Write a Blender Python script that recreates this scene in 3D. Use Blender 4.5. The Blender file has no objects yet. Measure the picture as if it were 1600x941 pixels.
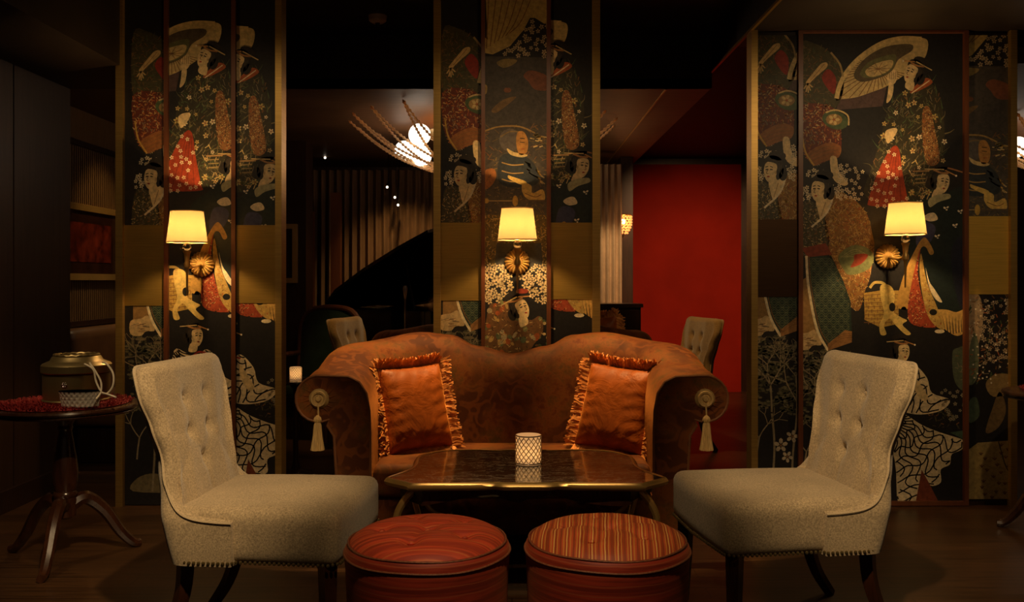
import bpy, bmesh, math, random
from mathutils import Vector, Matrix
from mathutils.geometry import tessellate_polygon

R = math.radians
PI = math.pi
# ------------------------------------------------------------------ camera, world, lights, exposure
F, CXP, CYP, EYE = 1420.0, 800.0, 440.0, 1.27      # focal length (px of a 1600 wide frame), principal point, eye height
scene = bpy.context.scene
COL = scene.collection
cam_data = bpy.data.cameras.new('camera')
cam_data.sensor_width = 36.0
cam_data.lens = 36.0 * F / 1600.0
cam_data.shift_y = -(470.5 - CYP) / 1600.0
cam_data.clip_start = 0.05
cam = bpy.data.objects.new('camera', cam_data)
cam.location = (0, 0, EYE)
cam.rotation_euler = (PI / 2, 0, 0)
COL.objects.link(cam)
scene.camera = cam
scene.view_settings.view_transform = 'Standard'
scene.view_settings.look = 'None'
scene.view_settings.gamma = 1.0
scene.view_settings.use_curve_mapping = False
scene.view_settings.exposure = 0.0
w = bpy.data.worlds.new('night')
scene.world = w
w.use_nodes = True
w.node_tree.nodes['Background'].inputs[0].default_value = (1.0, 0.62, 0.36, 1)
w.node_tree.nodes['Background'].inputs[1].default_value = 0.035
WARM = (1.0, 0.69, 0.36)
GOLD = (1.0, 0.60, 0.22)

def px(x, d): return (x - CXP) * d / F
def pz(y, d): return EYE - (y - CYP) * d / F

def spot(loc, target, watts, angle=50, blend=0.8, color=WARM, size=0.04):
    l = bpy.data.lights.new('spot_beam', 'SPOT')
    l.energy = watts; l.color = color; l.spot_size = R(angle); l.spot_blend = blend; l.shadow_soft_size = size
    o = bpy.data.objects.new('spot_beam', l)
    o.location = loc
    v = Vector(target) - Vector(loc)
    o.rotation_euler = v.to_track_quat('-Z', 'Y').to_euler()
    COL.objects.link(o)
    return o

def point(loc, watts, color=WARM, size=0.03, parent=None):
    l = bpy.data.lights.new('lamp_light', 'POINT')
    l.energy = watts; l.color = color; l.shadow_soft_size = size
    o = bpy.data.objects.new('lamp_light', l)
    o.location = loc
    if parent: o.parent = parent
    COL.objects.link(o)
    return o

# recessed ceiling downlights over the seating group
spot((-0.35, 1.55, 2.93), (-1.10, 3.30, 0.80), 320, 29)
spot((0.45, 1.55, 2.93), (1.22, 3.38, 0.80), 270, 29)
spot((0.02, 1.60, 2.93), (0.02, 2.95, 0.40), 130, 30)
spot((-0.60, 4.32, 2.93), (-0.60, 4.52, 0.8), 330, 30, color=GOLD)
spot((0.64, 4.32, 2.93), (0.64, 4.52, 0.8), 310, 30, color=GOLD)
spot((0.02, 4.30, 2.93), (0.02, 4.65, 0.8), 60, 34, color=GOLD)
# downlights washing the printed columns
spot((-1.70, 3.0, 2.93), (-1.76, 5.15, 1.15), 30, 70)
spot((0.03, 3.0, 2.93), (0.03, 5.15, 1.4), 24, 60)
spot((2.05, 3.0, 2.67), (2.05, 5.15, 1.20), 44, 80)
spot((-2.35, 3.3, 2.47), (-2.20, 4.1, 0.7), 30, 50)
# unseen spots added to light curtains, red wall and chairs in the room behind
spot((1.95, 7.2, 2.67), (2.05, 10.4, 0.9), 300, 62, 1.0, color=(1.0, 0.50, 0.22))
spot((1.1, 6.6, 2.55), (1.35, 6.9, 0.8), 45, 40, color=GOLD)
spot((-1.2, 6.5, 2.55), (-1.3, 7.2, 0.8), 40, 40, color=GOLD)
spot((-1.1, 8.9, 2.55), (-1.2, 9.8, 0.9), 60, 75, color=GOLD)
spot((1.0, 8.5, 2.55), (1.02, 9.3, 1.2), 80, 40)
spot((-2.7, 7.2, 2.55), (-3.3, 7.3, 1.3), 13, 75, color=GOLD)
spot((-2.6, 7.4, 2.55), (-2.9, 7.0, 0.4), 24, 60)

# ------------------------------------------------------------------ materials
def new_mat(name):
    m = bpy.data.materials.new(name); m.use_nodes = True
    nt = m.node_tree
    return m, nt, nt.nodes['Principled BSDF']

def N(nt, t, **kw):
    n = nt.nodes.new(t)
    for k, v in kw.items():
        if k in n.inputs.keys(): n.inputs[k].default_value = v
        else: setattr(n, k, v)
    return n

def ramp(nt, stops):
    n = nt.nodes.new('ShaderNodeValToRGB')
    e = n.color_ramp.elements
    while len(e) < len(stops): e.new(0.5)
    for i, (p, c) in enumerate(stops):
        e[i].position = p; e[i].color = (*c, 1)
    return n

def bump(nt, b, src, strength, dist=0.01):
    n = N(nt, 'ShaderNodeBump', Strength=strength, Distance=dist)
    nt.links.new(src, n.inputs['Height'])
    nt.links.new(n.outputs['Normal'], b.inputs['Normal'])

def coords(nt, scale=(1, 1, 1), rot=(0, 0, 0)):
    tc = nt.nodes.new('ShaderNodeTexCoord')
    mp = nt.nodes.new('ShaderNodeMapping')
    mp.inputs['Scale'].default_value = scale
    mp.inputs['Rotation'].default_value = rot
    nt.links.new(tc.outputs['Object'], mp.inputs['Vector'])
    return mp.outputs['Vector']

def mat_plain(name, col, rough=0.5, metal=0.0, sheen=0.0, var=0.25, scale=8, bmp=0.0, coat=0.0, stretch=(1, 1, 1), spec=0.5):
    m, nt, b = new_mat(name)
    v = coords(nt, stretch)
    nz = N(nt, 'ShaderNodeTexNoise', Scale=scale, Detail=5.0, Roughness=0.6)
    nt.links.new(v, nz.inputs['Vector'])
    c0 = tuple(max(0, c * (1 - var)) for c in col); c1 = tuple(min(1, c * (1 + var)) for c in col)
    rp = ramp(nt, [(0.3, c0), (0.7, c1)])
    nt.links.new(nz.outputs['Fac'], rp.inputs['Fac'])
    nt.links.new(rp.outputs['Color'], b.inputs['Base Color'])
    b.inputs['Roughness'].default_value = rough
    b.inputs['Metallic'].default_value = metal
    b.inputs['Specular IOR Level'].default_value = spec
    if sheen:
        b.inputs['Sheen Weight'].default_value = sheen
        b.inputs['Sheen Tint'].default_value = (*[min(1, c * 2 + .1) for c in col], 1)
        b.inputs['Sheen Roughness'].default_value = 0.4
    if coat:
        b.inputs['Coat Weight'].default_value = coat; b.inputs['Coat Roughness'].default_value = 0.12
    if bmp: bump(nt, b, nz.outputs['Fac'], bmp)
    return m

def mat_emit(name, col, strength):
    m, nt, b = new_mat(name)
    b.inputs['Base Color'].default_value = (*col, 1)
    b.inputs['Emission Color'].default_value = (*col, 1)
    b.inputs['Emission Strength'].default_value = strength
    return m

def mat_wood(name, c0, c1, rough=0.35, scale=6, stretch=(6, 6, 0.5), coat=0.2):
    m, nt, b = new_mat(name)
    v = coords(nt, stretch)
    nz = N(nt, 'ShaderNodeTexNoise', Scale=scale, Detail=6.0, Roughness=0.65, Distortion=0.6)
    nt.links.new(v, nz.inputs['Vector'])
    rp = ramp(nt, [(0.3, c0), (0.7, c1)])
    nt.links.new(nz.outputs['Fac'], rp.inputs['Fac'])
    nt.links.new(rp.outputs['Color'], b.inputs['Base Color'])
    b.inputs['Roughness'].default_value = rough
    b.inputs['Coat Weight'].default_value = coat
    b.inputs['Coat Roughness'].default_value = 0.2
    bump(nt, b, nz.outputs['Fac'], 0.08, 0.003)
    return m

def mat_fabric(name, col, var=0.35, scale=260, sheen=0.3):
    m, nt, b = new_mat(name)
    v = coords(nt)
    nz = N(nt, 'ShaderNodeTexNoise', Scale=scale, Detail=3.0, Roughness=0.7)
    n2 = N(nt, 'ShaderNodeTexNoise', Scale=5.0, Detail=3.0)
    nt.links.new(v, nz.inputs['Vector']); nt.links.new(v, n2.inputs['Vector'])
    rp = ramp(nt, [(0.32, tuple(c * (1 - var) for c in col)), (0.68, tuple(min(1, c * (1 + var)) for c in col))])
    nt.links.new(nz.outputs['Fac'], rp.inputs['Fac'])
    mx = N(nt, 'ShaderNodeMix', data_type='RGBA', blend_type='MULTIPLY')
    mx.inputs[0].default_value = 0.35
    rp2 = ramp(nt, [(0.35, (0.55, 0.55, 0.55)), (0.65, (1, 1, 1))])
    nt.links.new(n2.outputs['Fac'], rp2.inputs['Fac'])
    nt.links.new(rp.outputs['Color'], mx.inputs[6]); nt.links.new(rp2.outputs['Color'], mx.inputs[7])
    nt.links.new(mx.outputs[2], b.inputs['Base Color'])
    b.inputs['Roughness'].default_value = 0.92
    b.inputs['Specular IOR Level'].default_value = 0.15
    b.inputs['Sheen Weight'].default_value = sheen
    bump(nt, b, nz.outputs['Fac'], 0.35, 0.002)
    return m

def mat_damask(name):
    """cut velvet: rust ground with darker roses and leaves"""
    m, nt, b = new_mat(name)
    v = coords(nt)
    wv = N(nt, 'ShaderNodeTexNoise', Scale=7.0, Detail=2.0)
    nt.links.new(v, wv.inputs['Vector'])
    add = N(nt, 'ShaderNodeMix', data_type='VECTOR'); add.inputs[0].default_value = 0.22
    nt.links.new(v, add.inputs[4]); nt.links.new(wv.outputs['Color'], add.inputs[5])
    vo = N(nt, 'ShaderNodeTexVoronoi', Scale=11.0)
    nt.links.new(add.outputs[1], vo.inputs['Vector'])
    rings = N(nt, 'ShaderNodeMath', operation='MULTIPLY'); rings.inputs[1].default_value = 13.0
    nt.links.new(vo.outputs['Distance'], rings.inputs[0])
    sn = N(nt, 'ShaderNodeMath', operation='SINE'); nt.links.new(rings.outputs[0], sn.inputs[0])
    r1 = ramp(nt, [(0.0, (0.070, 0.018, 0.004)), (0.75, (0.135, 0.038, 0.007))])
    nt.links.new(sn.outputs[0], r1.inputs['Fac'])
    n2 = N(nt, 'ShaderNodeTexNoise', Scale=14.0, Detail=5.0, Roughness=0.75)
    nt.links.new(v, n2.inputs['Vector'])
    r2 = ramp(nt, [(0.36, (0.095, 0.045, 0.010)), (0.52, (0.185, 0.056, 0.010)), (0.66, (0.105, 0.022, 0.004))])
    nt.links.new(n2.outputs['Fac'], r2.inputs['Fac'])
    n3 = N(nt, 'ShaderNodeTexNoise', Scale=3.2, Detail=2.0)
    nt.links.new(v, n3.inputs['Vector'])
    r3 = ramp(nt, [(0.44, (0, 0, 0)), (0.56, (1, 1, 1))])
    nt.links.new(n3.outputs['Fac'], r3.inputs['Fac'])
    mx = N(nt, 'ShaderNodeMix', data_type='RGBA')
    nt.links.new(r3.outputs['Color'], mx.inputs[0])
    nt.links.new(r1.outputs['Color'], mx.inputs[6]); nt.links.new(r2.outputs['Color'], mx.inputs[7])
    nt.links.new(mx.outputs[2], b.inputs['Base Color'])
    b.inputs['Roughness'].default_value = 0.7
    b.inputs['Specular IOR Level'].default_value = 0.2
    b.inputs['Sheen Weight'].default_value = 0.55
    b.inputs['Sheen Tint'].default_value = (0.75, 0.28, 0.07, 1)
    b.inputs['Sheen Roughness'].default_value = 0.35
    bump(nt, b, n2.outputs['Fac'], 0.25, 0.006)
    return m

def mat_velvet(name, col, tint):
    m, nt, b = new_mat(name)
    v = coords(nt, (1, 1, 1))
    nz = N(nt, 'ShaderNodeTexNoise', Scale=7.0, Detail=4.0, Roughness=0.6, Distortion=0.8)
    nt.links.new(v, nz.inputs['Vector'])
    rp = ramp(nt, [(0.3, tuple(c * 0.55 for c in col)), (0.65, tuple(min(1, c * 1.2) for c in col))])
    nt.links.new(nz.outputs['Fac'], rp.inputs['Fac'])
    nt.links.new(rp.outputs['Color'], b.inputs['Base Color'])
    b.inputs['Roughness'].default_value = 0.5
    b.inputs['Specular IOR Level'].default_value = 0.25
    b.inputs['Sheen Weight'].default_value = 0.6
    b.inputs['Sheen Tint'].default_value = (*tint, 1)
    b.inputs['Sheen Roughness'].default_value = 0.3
    bump(nt, b, nz.outputs['Fac'], 0.5, 0.02)
    return m

def mat_stripes(name, base, stripes, axis, freq, width, wob=0.004, soft=0.1):
    """woven silk with fine stripes along one axis of the object's own space"""
    m, nt, b = new_mat(name)
    tc = nt.nodes.new('ShaderNodeTexCoord')
    nz = N(nt, 'ShaderNodeTexNoise', Scale=6.0, Detail=2.0)
    nt.links.new(tc.outputs['Object'], nz.inputs['Vector'])
    sep = nt.nodes.new('ShaderNodeSeparateXYZ'); nt.links.new(tc.outputs['Object'], sep.inputs[0])
    wb = N(nt, 'ShaderNodeMath', operation='MULTIPLY_ADD'); wb.inputs[1].default_value = wob
    nt.links.new(nz.outputs['Fac'], wb.inputs[0]); nt.links.new(sep.outputs[axis], wb.inputs[2])
    last = None
    base_node = N(nt, 'ShaderNodeTexNoise', Scale=90.0, Detail=2.0)
    st = coords(nt, tuple(12.0 if k == 'XYZ'.index(axis) else 0.6 for k in range(3)))
    nt.links.new(st, base_node.inputs['Vector'])
    base_node.inputs['Scale'].default_value = 9.0
    rb = ramp(nt, [(0.35, tuple(c * 0.6 for c in base)), (0.65, tuple(min(1, c * 1.25) for c in base))])
    nt.links.new(base_node.outputs['Fac'], rb.inputs['Fac'])
    last = rb.outputs['Color']
    for k, (colr, fr, wd, ph) in enumerate(stripes):
        mu = N(nt, 'ShaderNodeMath', operation='MULTIPLY_ADD'); mu.inputs[1].default_value = fr; mu.inputs[2].default_value = ph
        nt.links.new(wb.outputs[0], mu.inputs[0])
        fr_ = N(nt, 'ShaderNodeMath', operation='FRACT'); nt.links.new(mu.outputs[0], fr_.inputs[0])
        rr = ramp(nt, [(0.0, (0, 0, 0)), (max(0.001, wd * 0.2), (1, 1, 1)), (wd, (1, 1, 1)), (min(1, wd * 1.3), (0, 0, 0))])
        nt.links.new(fr_.outputs[0], rr.inputs['Fac'])
        mx = N(nt, 'ShaderNodeMix', data_type='RGBA')
        nt.links.new(rr.outputs['Color'], mx.inputs[0]); nt.links.new(last, mx.inputs[6]); mx.inputs[7].default_value = (*colr, 1)
        last = mx.outputs[2]
    nt.links.new(last, b.inputs['Base Color'])
    b.inputs['Roughness'].default_value = 0.55
    b.inputs['Specular IOR Level'].default_value = 0.3
    b.inputs['Sheen Weight'].default_value = 0.25
    b.inputs['Sheen Tint'].default_value = (0.8, 0.3, 0.12, 1)
    return m

def mat_print():
    m, nt, b = new_mat('printed_wallpaper')
    at = N(nt, 'ShaderNodeVertexColor', layer_name='ink')
    v = coords(nt, (1, 1, 1))
    nz = N(nt, 'ShaderNodeTexNoise', Scale=45.0, Detail=6.0, Roughness=0.75)
    nt.links.new(v, nz.inputs['Vector'])
    rp = ramp(nt, [(0.3, (0.80, 0.80, 0.80)), (0.7, (1.8, 1.75, 1.6))])
    nt.links.new(nz.outputs['Fac'], rp.inputs['Fac'])
    mx = N(nt, 'ShaderNodeMix', data_type='RGBA', blend_type='MULTIPLY'); mx.inputs[0].default_value = 1.0
    nt.links.new(at.outputs['Color'], mx.inputs[6]); nt.links.new(rp.outputs['Color'], mx.inputs[7])
    nt.links.new(mx.outputs[2], b.inputs['Base Color'])
    b.inputs['Roughness'].default_value = 0.5
    b.inputs['Specular IOR Level'].default_value = 0.35
    return m

def mat_brass(name, col=(0.62, 0.40, 0.12), rough=0.28, brushed=True, metal=0.75):
    m, nt, b = new_mat(name)
    v = coords(nt, (2, 2, 90) if brushed else (1, 1, 1))
    nz = N(nt, 'ShaderNodeTexNoise', Scale=3.0, Detail=4.0)
    nt.links.new(v, nz.inputs['Vector'])
    rp = ramp(nt, [(0.3, tuple(c * 0.75 for c in col)), (0.7, col)])
    nt.links.new(nz.outputs['Fac'], rp.inputs['Fac'])
    nt.links.new(rp.outputs['Color'], b.inputs['Base Color'])
    b.inputs['Metallic'].default_value = metal
    b.inputs['Roughness'].default_value = rough
    return m

def mat_marble():
    m, nt, b = new_mat('black_marble')
    v = coords(nt, (1.2, 3.0, 1))
    nz = N(nt, 'ShaderNodeTexNoise', Scale=5.0, Detail=8.0, Roughness=0.65, Distortion=1.6)
    nt.links.new(v, nz.inputs['Vector'])
    rp = ramp(nt, [(0.465, (0.008, 0.007, 0.006)), (0.495, (0.30, 0.25, 0.19)), (0.503, (0.30, 0.25, 0.19)), (0.53, (0.008, 0.007, 0.006))])
    nt.links.new(nz.outputs['Fac'], rp.inputs['Fac'])
    n2 = N(nt, 'ShaderNodeTexNoise', Scale=9.0, Detail=6.0, Distortion=0.8)
    nt.links.new(v, n2.inputs['Vector'])
    r2 = ramp(nt, [(0.45, (0, 0, 0)), (0.75, (0.07, 0.045, 0.025))])
    nt.links.new(n2.outputs['Fac'], r2.inputs['Fac'])
    mx = N(nt, 'ShaderNodeMix', data_type='RGBA', blend_type='ADD'); mx.inputs[0].default_value = 1.0
    nt.links.new(rp.outputs['Color'], mx.inputs[6]); nt.links.new(r2.outputs['Color'], mx.inputs[7])
    nt.links.new(mx.outputs[2], b.inputs['Base Color'])
    b.inputs['Roughness'].default_value = 0.09
    b.inputs['Specular IOR Level'].default_value = 0.6
    return m

def mat_shade(name, col, glow):
    """lit fabric: lets the lamp's light through"""
    m, nt, b = new_mat(name)
    nt.nodes.remove(b)
    out = nt.nodes['Material Output']
    tr = N(nt, 'ShaderNodeBsdfTranslucent'); tr.inputs[0].default_value = (*col, 1)
    df = N(nt, 'ShaderNodeBsdfDiffuse'); df.inputs[0].default_value = (*col, 1)
    mx = N(nt, 'ShaderNodeMixShader'); mx.inputs[0].default_value = 0.35
    nt.links.new(tr.outputs[0], mx.inputs[1]); nt.links.new(df.outputs[0], mx.inputs[2])
    em = N(nt, 'ShaderNodeEmission'); em.inputs[0].default_value = (*glow[:3], 1); em.inputs[1].default_value = glow[3]
    ad = N(nt, 'ShaderNodeAddShader')
    nt.links.new(mx.outputs[0], ad.inputs[0]); nt.links.new(em.outputs[0], ad.inputs[1])
    nt.links.new(ad.outputs[0], out.inputs[0])
    return m

def mat_glass(name, col=(1, 0.95, 0.88), rough=0.03, trans=1.0):
    m, nt, b = new_mat(name)
    b.inputs['Base Color'].default_value = (*col, 1)
    b.inputs['Transmission Weight'].default_value = trans
    b.inputs['Roughness'].default_value = rough
    b.inputs['IOR'].default_value = 1.45
    return m

def mat_floor():
    m, nt, b = new_mat('dark_plank_floor')
    v = coords(nt, (1, 1, 1))
    br = N(nt, 'ShaderNodeTexBrick', Scale=1.0)
    br.inputs['Brick Width'].default_value = 1.6; br.inputs['Row Height'].default_value = 0.13
    br.inputs['Mortar Size'].default_value = 0.002
    br.inputs['Color1'].default_value = (0.055, 0.026, 0.010, 1); br.inputs['Color2'].default_value = (0.085, 0.040, 0.016, 1)
    br.inputs['Mortar'].default_value = (0.01, 0.005, 0.003, 1)
    nt.links.new(v, br.inputs['Vector'])
    v2 = coords(nt, (1, 14, 1))
    nz = N(nt, 'ShaderNodeTexNoise', Scale=4.0, Detail=6.0, Distortion=0.5)
    nt.links.new(v2, nz.inputs['Vector'])
    rp = ramp(nt, [(0.3, (0.5, 0.5, 0.5)), (0.7, (1.3, 1.25, 1.2))])
    nt.links.new(nz.outputs['Fac'], rp.inputs['Fac'])
    mx = N(nt, 'ShaderNodeMix', data_type='RGBA', blend_type='MULTIPLY'); mx.inputs[0].default_value = 1.0
    nt.links.new(br.outputs['Color'], mx.inputs[6]); nt.links.new(rp.outputs['Color'], mx.inputs[7])
    nt.links.new(mx.outputs[2], b.inputs['Base Color'])
    b.inputs['Roughness'].default_value = 0.32
    return m

M = {
    'floor': mat_floor(),
    'ceiling': mat_plain('dark_ceiling', (0.022, 0.014, 0.009), 0.5),
    'gloss_ceiling': mat_wood('veneer_ceiling', (0.12, 0.058, 0.026), (0.18, 0.092, 0.042), 0.5, 5, (0.6, 5, 1), 0.0),
    'dark_wood': mat_wood('dark_wood', (0.016, 0.007, 0.004), (0.045, 0.018, 0.009), 0.38),
    'wall_wood': mat_wood('stained_wall_panel', (0.030, 0.014, 0.008), (0.060, 0.030, 0.016), 0.42, 5, (5, 5, 0.4)),
    'red_wood': mat_wood('red_brown_wood', (0.11, 0.034, 0.012), (0.17, 0.055, 0.020), 0.38),
    'table_wood': mat_wood('polished_mahogany', (0.028, 0.009, 0.004), (0.070, 0.024, 0.010), 0.25, 6, (4, 4, 1), 0.5),
    'red_wall': mat_plain('red_wall_paint', (0.30, 0.016, 0.006), 0.75, var=0.12, scale=3, spec=0.12),
    'lacquer_red': mat_plain('dark_red_lacquer', (0.018, 0.003, 0.002), 0.55, var=0.2, spec=0.2),
    'print': mat_print(),
    'brass': mat_brass('antique_brass', (0.58, 0.37, 0.11), 0.40, True, 0.7),
    'brass_plate': mat_brass('brushed_brass_plate', (0.48, 0.30, 0.07), 0.38, True, 0.65),
    'bright_plate': mat_brass('lit_brass_plate', (0.80, 0.50, 0.09), 0.36, True, 0.3),  # plate brass with its lit look put into a brighter colour
    'dark_plate': mat_brass('unlit_brass_plate', (0.07, 0.034, 0.014), 0.45),
    'gilt': mat_brass('gilt_metal', (0.70, 0.44, 0.14), 0.30, False, 0.55),
    'old_brass': mat_brass('tarnished_brass', (0.33, 0.25, 0.11), 0.38, False),
    'beige': mat_fabric('beige_linen_weave', (0.47, 0.36, 0.22), 0.42, 190),
    'beige_welt': mat_fabric('beige_welt', (0.55, 0.43, 0.27), 0.2),
    'tan_velvet': mat_fabric('tan_velvet', (0.36, 0.21, 0.065), 0.15, 60, 0.5),
    'damask': mat_damask('rust_damask_velvet'),
    'sofa_welt': mat_plain('rust_welt', (0.16, 0.055, 0.014), 0.7, sheen=0.4),
    'orange': mat_velvet('burnt_orange_velvet', (0.36, 0.085, 0.010), (1.0, 0.42, 0.10)),
    'fringe': mat_plain('orange_fringe', (0.66, 0.25, 0.055), 0.7, sheen=0.4, var=0.35, scale=40),
    'tassel': mat_plain('gold_silk_tassel', (0.42, 0.27, 0.10), 0.6, sheen=0.3, var=0.3, scale=60, stretch=(3, 3, 0.3)),
    'leg': mat_wood('ebonised_leg', (0.010, 0.005, 0.003), (0.028, 0.012, 0.006), 0.3),
    'marble': mat_marble(),
    'stool_body': mat_stripes('dark_red_silk', (0.30, 0.032, 0.014), [((0.36, 0.070, 0.030), 34.0, 0.10, 0.0), ((0.19, 0.020, 0.010), 21.0, 0.22, 0.3)], 'Z', 1, 1, 0.010),
    'stool_red': mat_stripes('red_silk', (0.50, 0.060, 0.022), [((0.58, 0.13, 0.04), 30.0, 0.10, 0.2), ((0.36, 0.04, 0.02), 17.0, 0.2, 0.0)], 'Y', 1, 1),
    'stool_stripe': mat_stripes('red_gold_striped_silk', (0.50, 0.085, 0.026), [((0.30, 0.055, 0.02), 52.0, 0.30, 0.1), ((0.62, 0.24, 0.05), 52.0, 0.16, 0.55), ((0.80, 0.42, 0.12), 26.0, 0.09, 0.05)], 'X', 1, 1, 0.012),
    'stool_welt': mat_plain('gold_red_welt', (0.22, 0.07, 0.03), 0.6, var=0.4, scale=120),
    'shade': mat_shade('cream_lampshade', (0.105, 0.070, 0.027), (1.0, 0.56, 0.18, 0.22)),
    'shade_trim': mat_plain('lampshade_binding', (0.40, 0.26, 0.10), 0.7),
    'bulb': mat_emit('lit_bulb', (1.0, 0.72, 0.38), 14.0),
    'globe': mat_emit('lit_opal_globe', (1.0, 0.86, 0.68), 2.2),
    'flame': mat_emit('candle_flame', (1.0, 0.66, 0.28), 22.0),
    'wax': mat_emit('lit_candle_wax', (1.0, 0.66, 0.32), 0.7),
    'cut_glass': mat_shade('lit_cut_glass', (0.86, 0.78, 0.64), (1.0, 0.66, 0.36, 0.10)),
    'ridge': mat_plain('clear_glass_ridge', (0.50, 0.36, 0.22), 0.08, var=0.1, spec=0.9),
    'crystal': mat_glass('clear_crystal'),
    'dish_crystal': mat_glass('frosted_cut_crystal', (0.95, 0.88, 0.78), 0.12, 0.45),
    'amber_bead': mat_emit('lit_amber_bead', (1.0, 0.30, 0.07), 1.6),
    'bead': mat_shade('amber_crystal_bead', (1.0, 0.78, 0.52), (1.0, 0.5, 0.2, 0.0)),
    'red_fur': mat_plain('red_yarn', (0.26, 0.008, 0.008), 0.8, sheen=0.4, var=0.4, scale=60),
    'cord': mat_plain('white_cord', (0.75, 0.66, 0.50), 0.7),
    'piano': mat_plain('piano_black', (0.006, 0.005, 0.005), 0.12, var=0.1, coat=0.5),
    'steel': mat_plain('chrome', (0.7, 0.65, 0.6), 0.2, 1.0),
    'curtain': mat_plain('brown_curtain', (0.14, 0.075, 0.035), 0.8, sheen=0.3, var=0.2, scale=5),
    'pale_curtain': mat_plain('pale_curtain', (0.42, 0.29, 0.17), 0.8, sheen=0.2, var=0.15, scale=5),
    'green': mat_plain('green_leather', (0.018, 0.035, 0.022), 0.45, var=0.3),
    'leather': mat_plain('brown_leather', (0.15, 0.070, 0.025), 0.45, var=0.3, scale=4),
    'slat': mat_wood('fluted_wood', (0.13, 0.075, 0.030), (0.19, 0.11, 0.045), 0.5),
    'art_dark': mat_plain('dark_artwork', (0.035, 0.012, 0.006), 0.3, var=0.5, scale=5),
    'art_red': mat_plain('red_artwork', (0.15, 0.022, 0.008), 0.3, var=0.9, scale=9),
    'black': mat_plain('black_cloth', (0.008, 0.006, 0.005), 0.8),
    'white': mat_plain('white_plastic', (0.5, 0.45, 0.4), 0.5),
}

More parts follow.
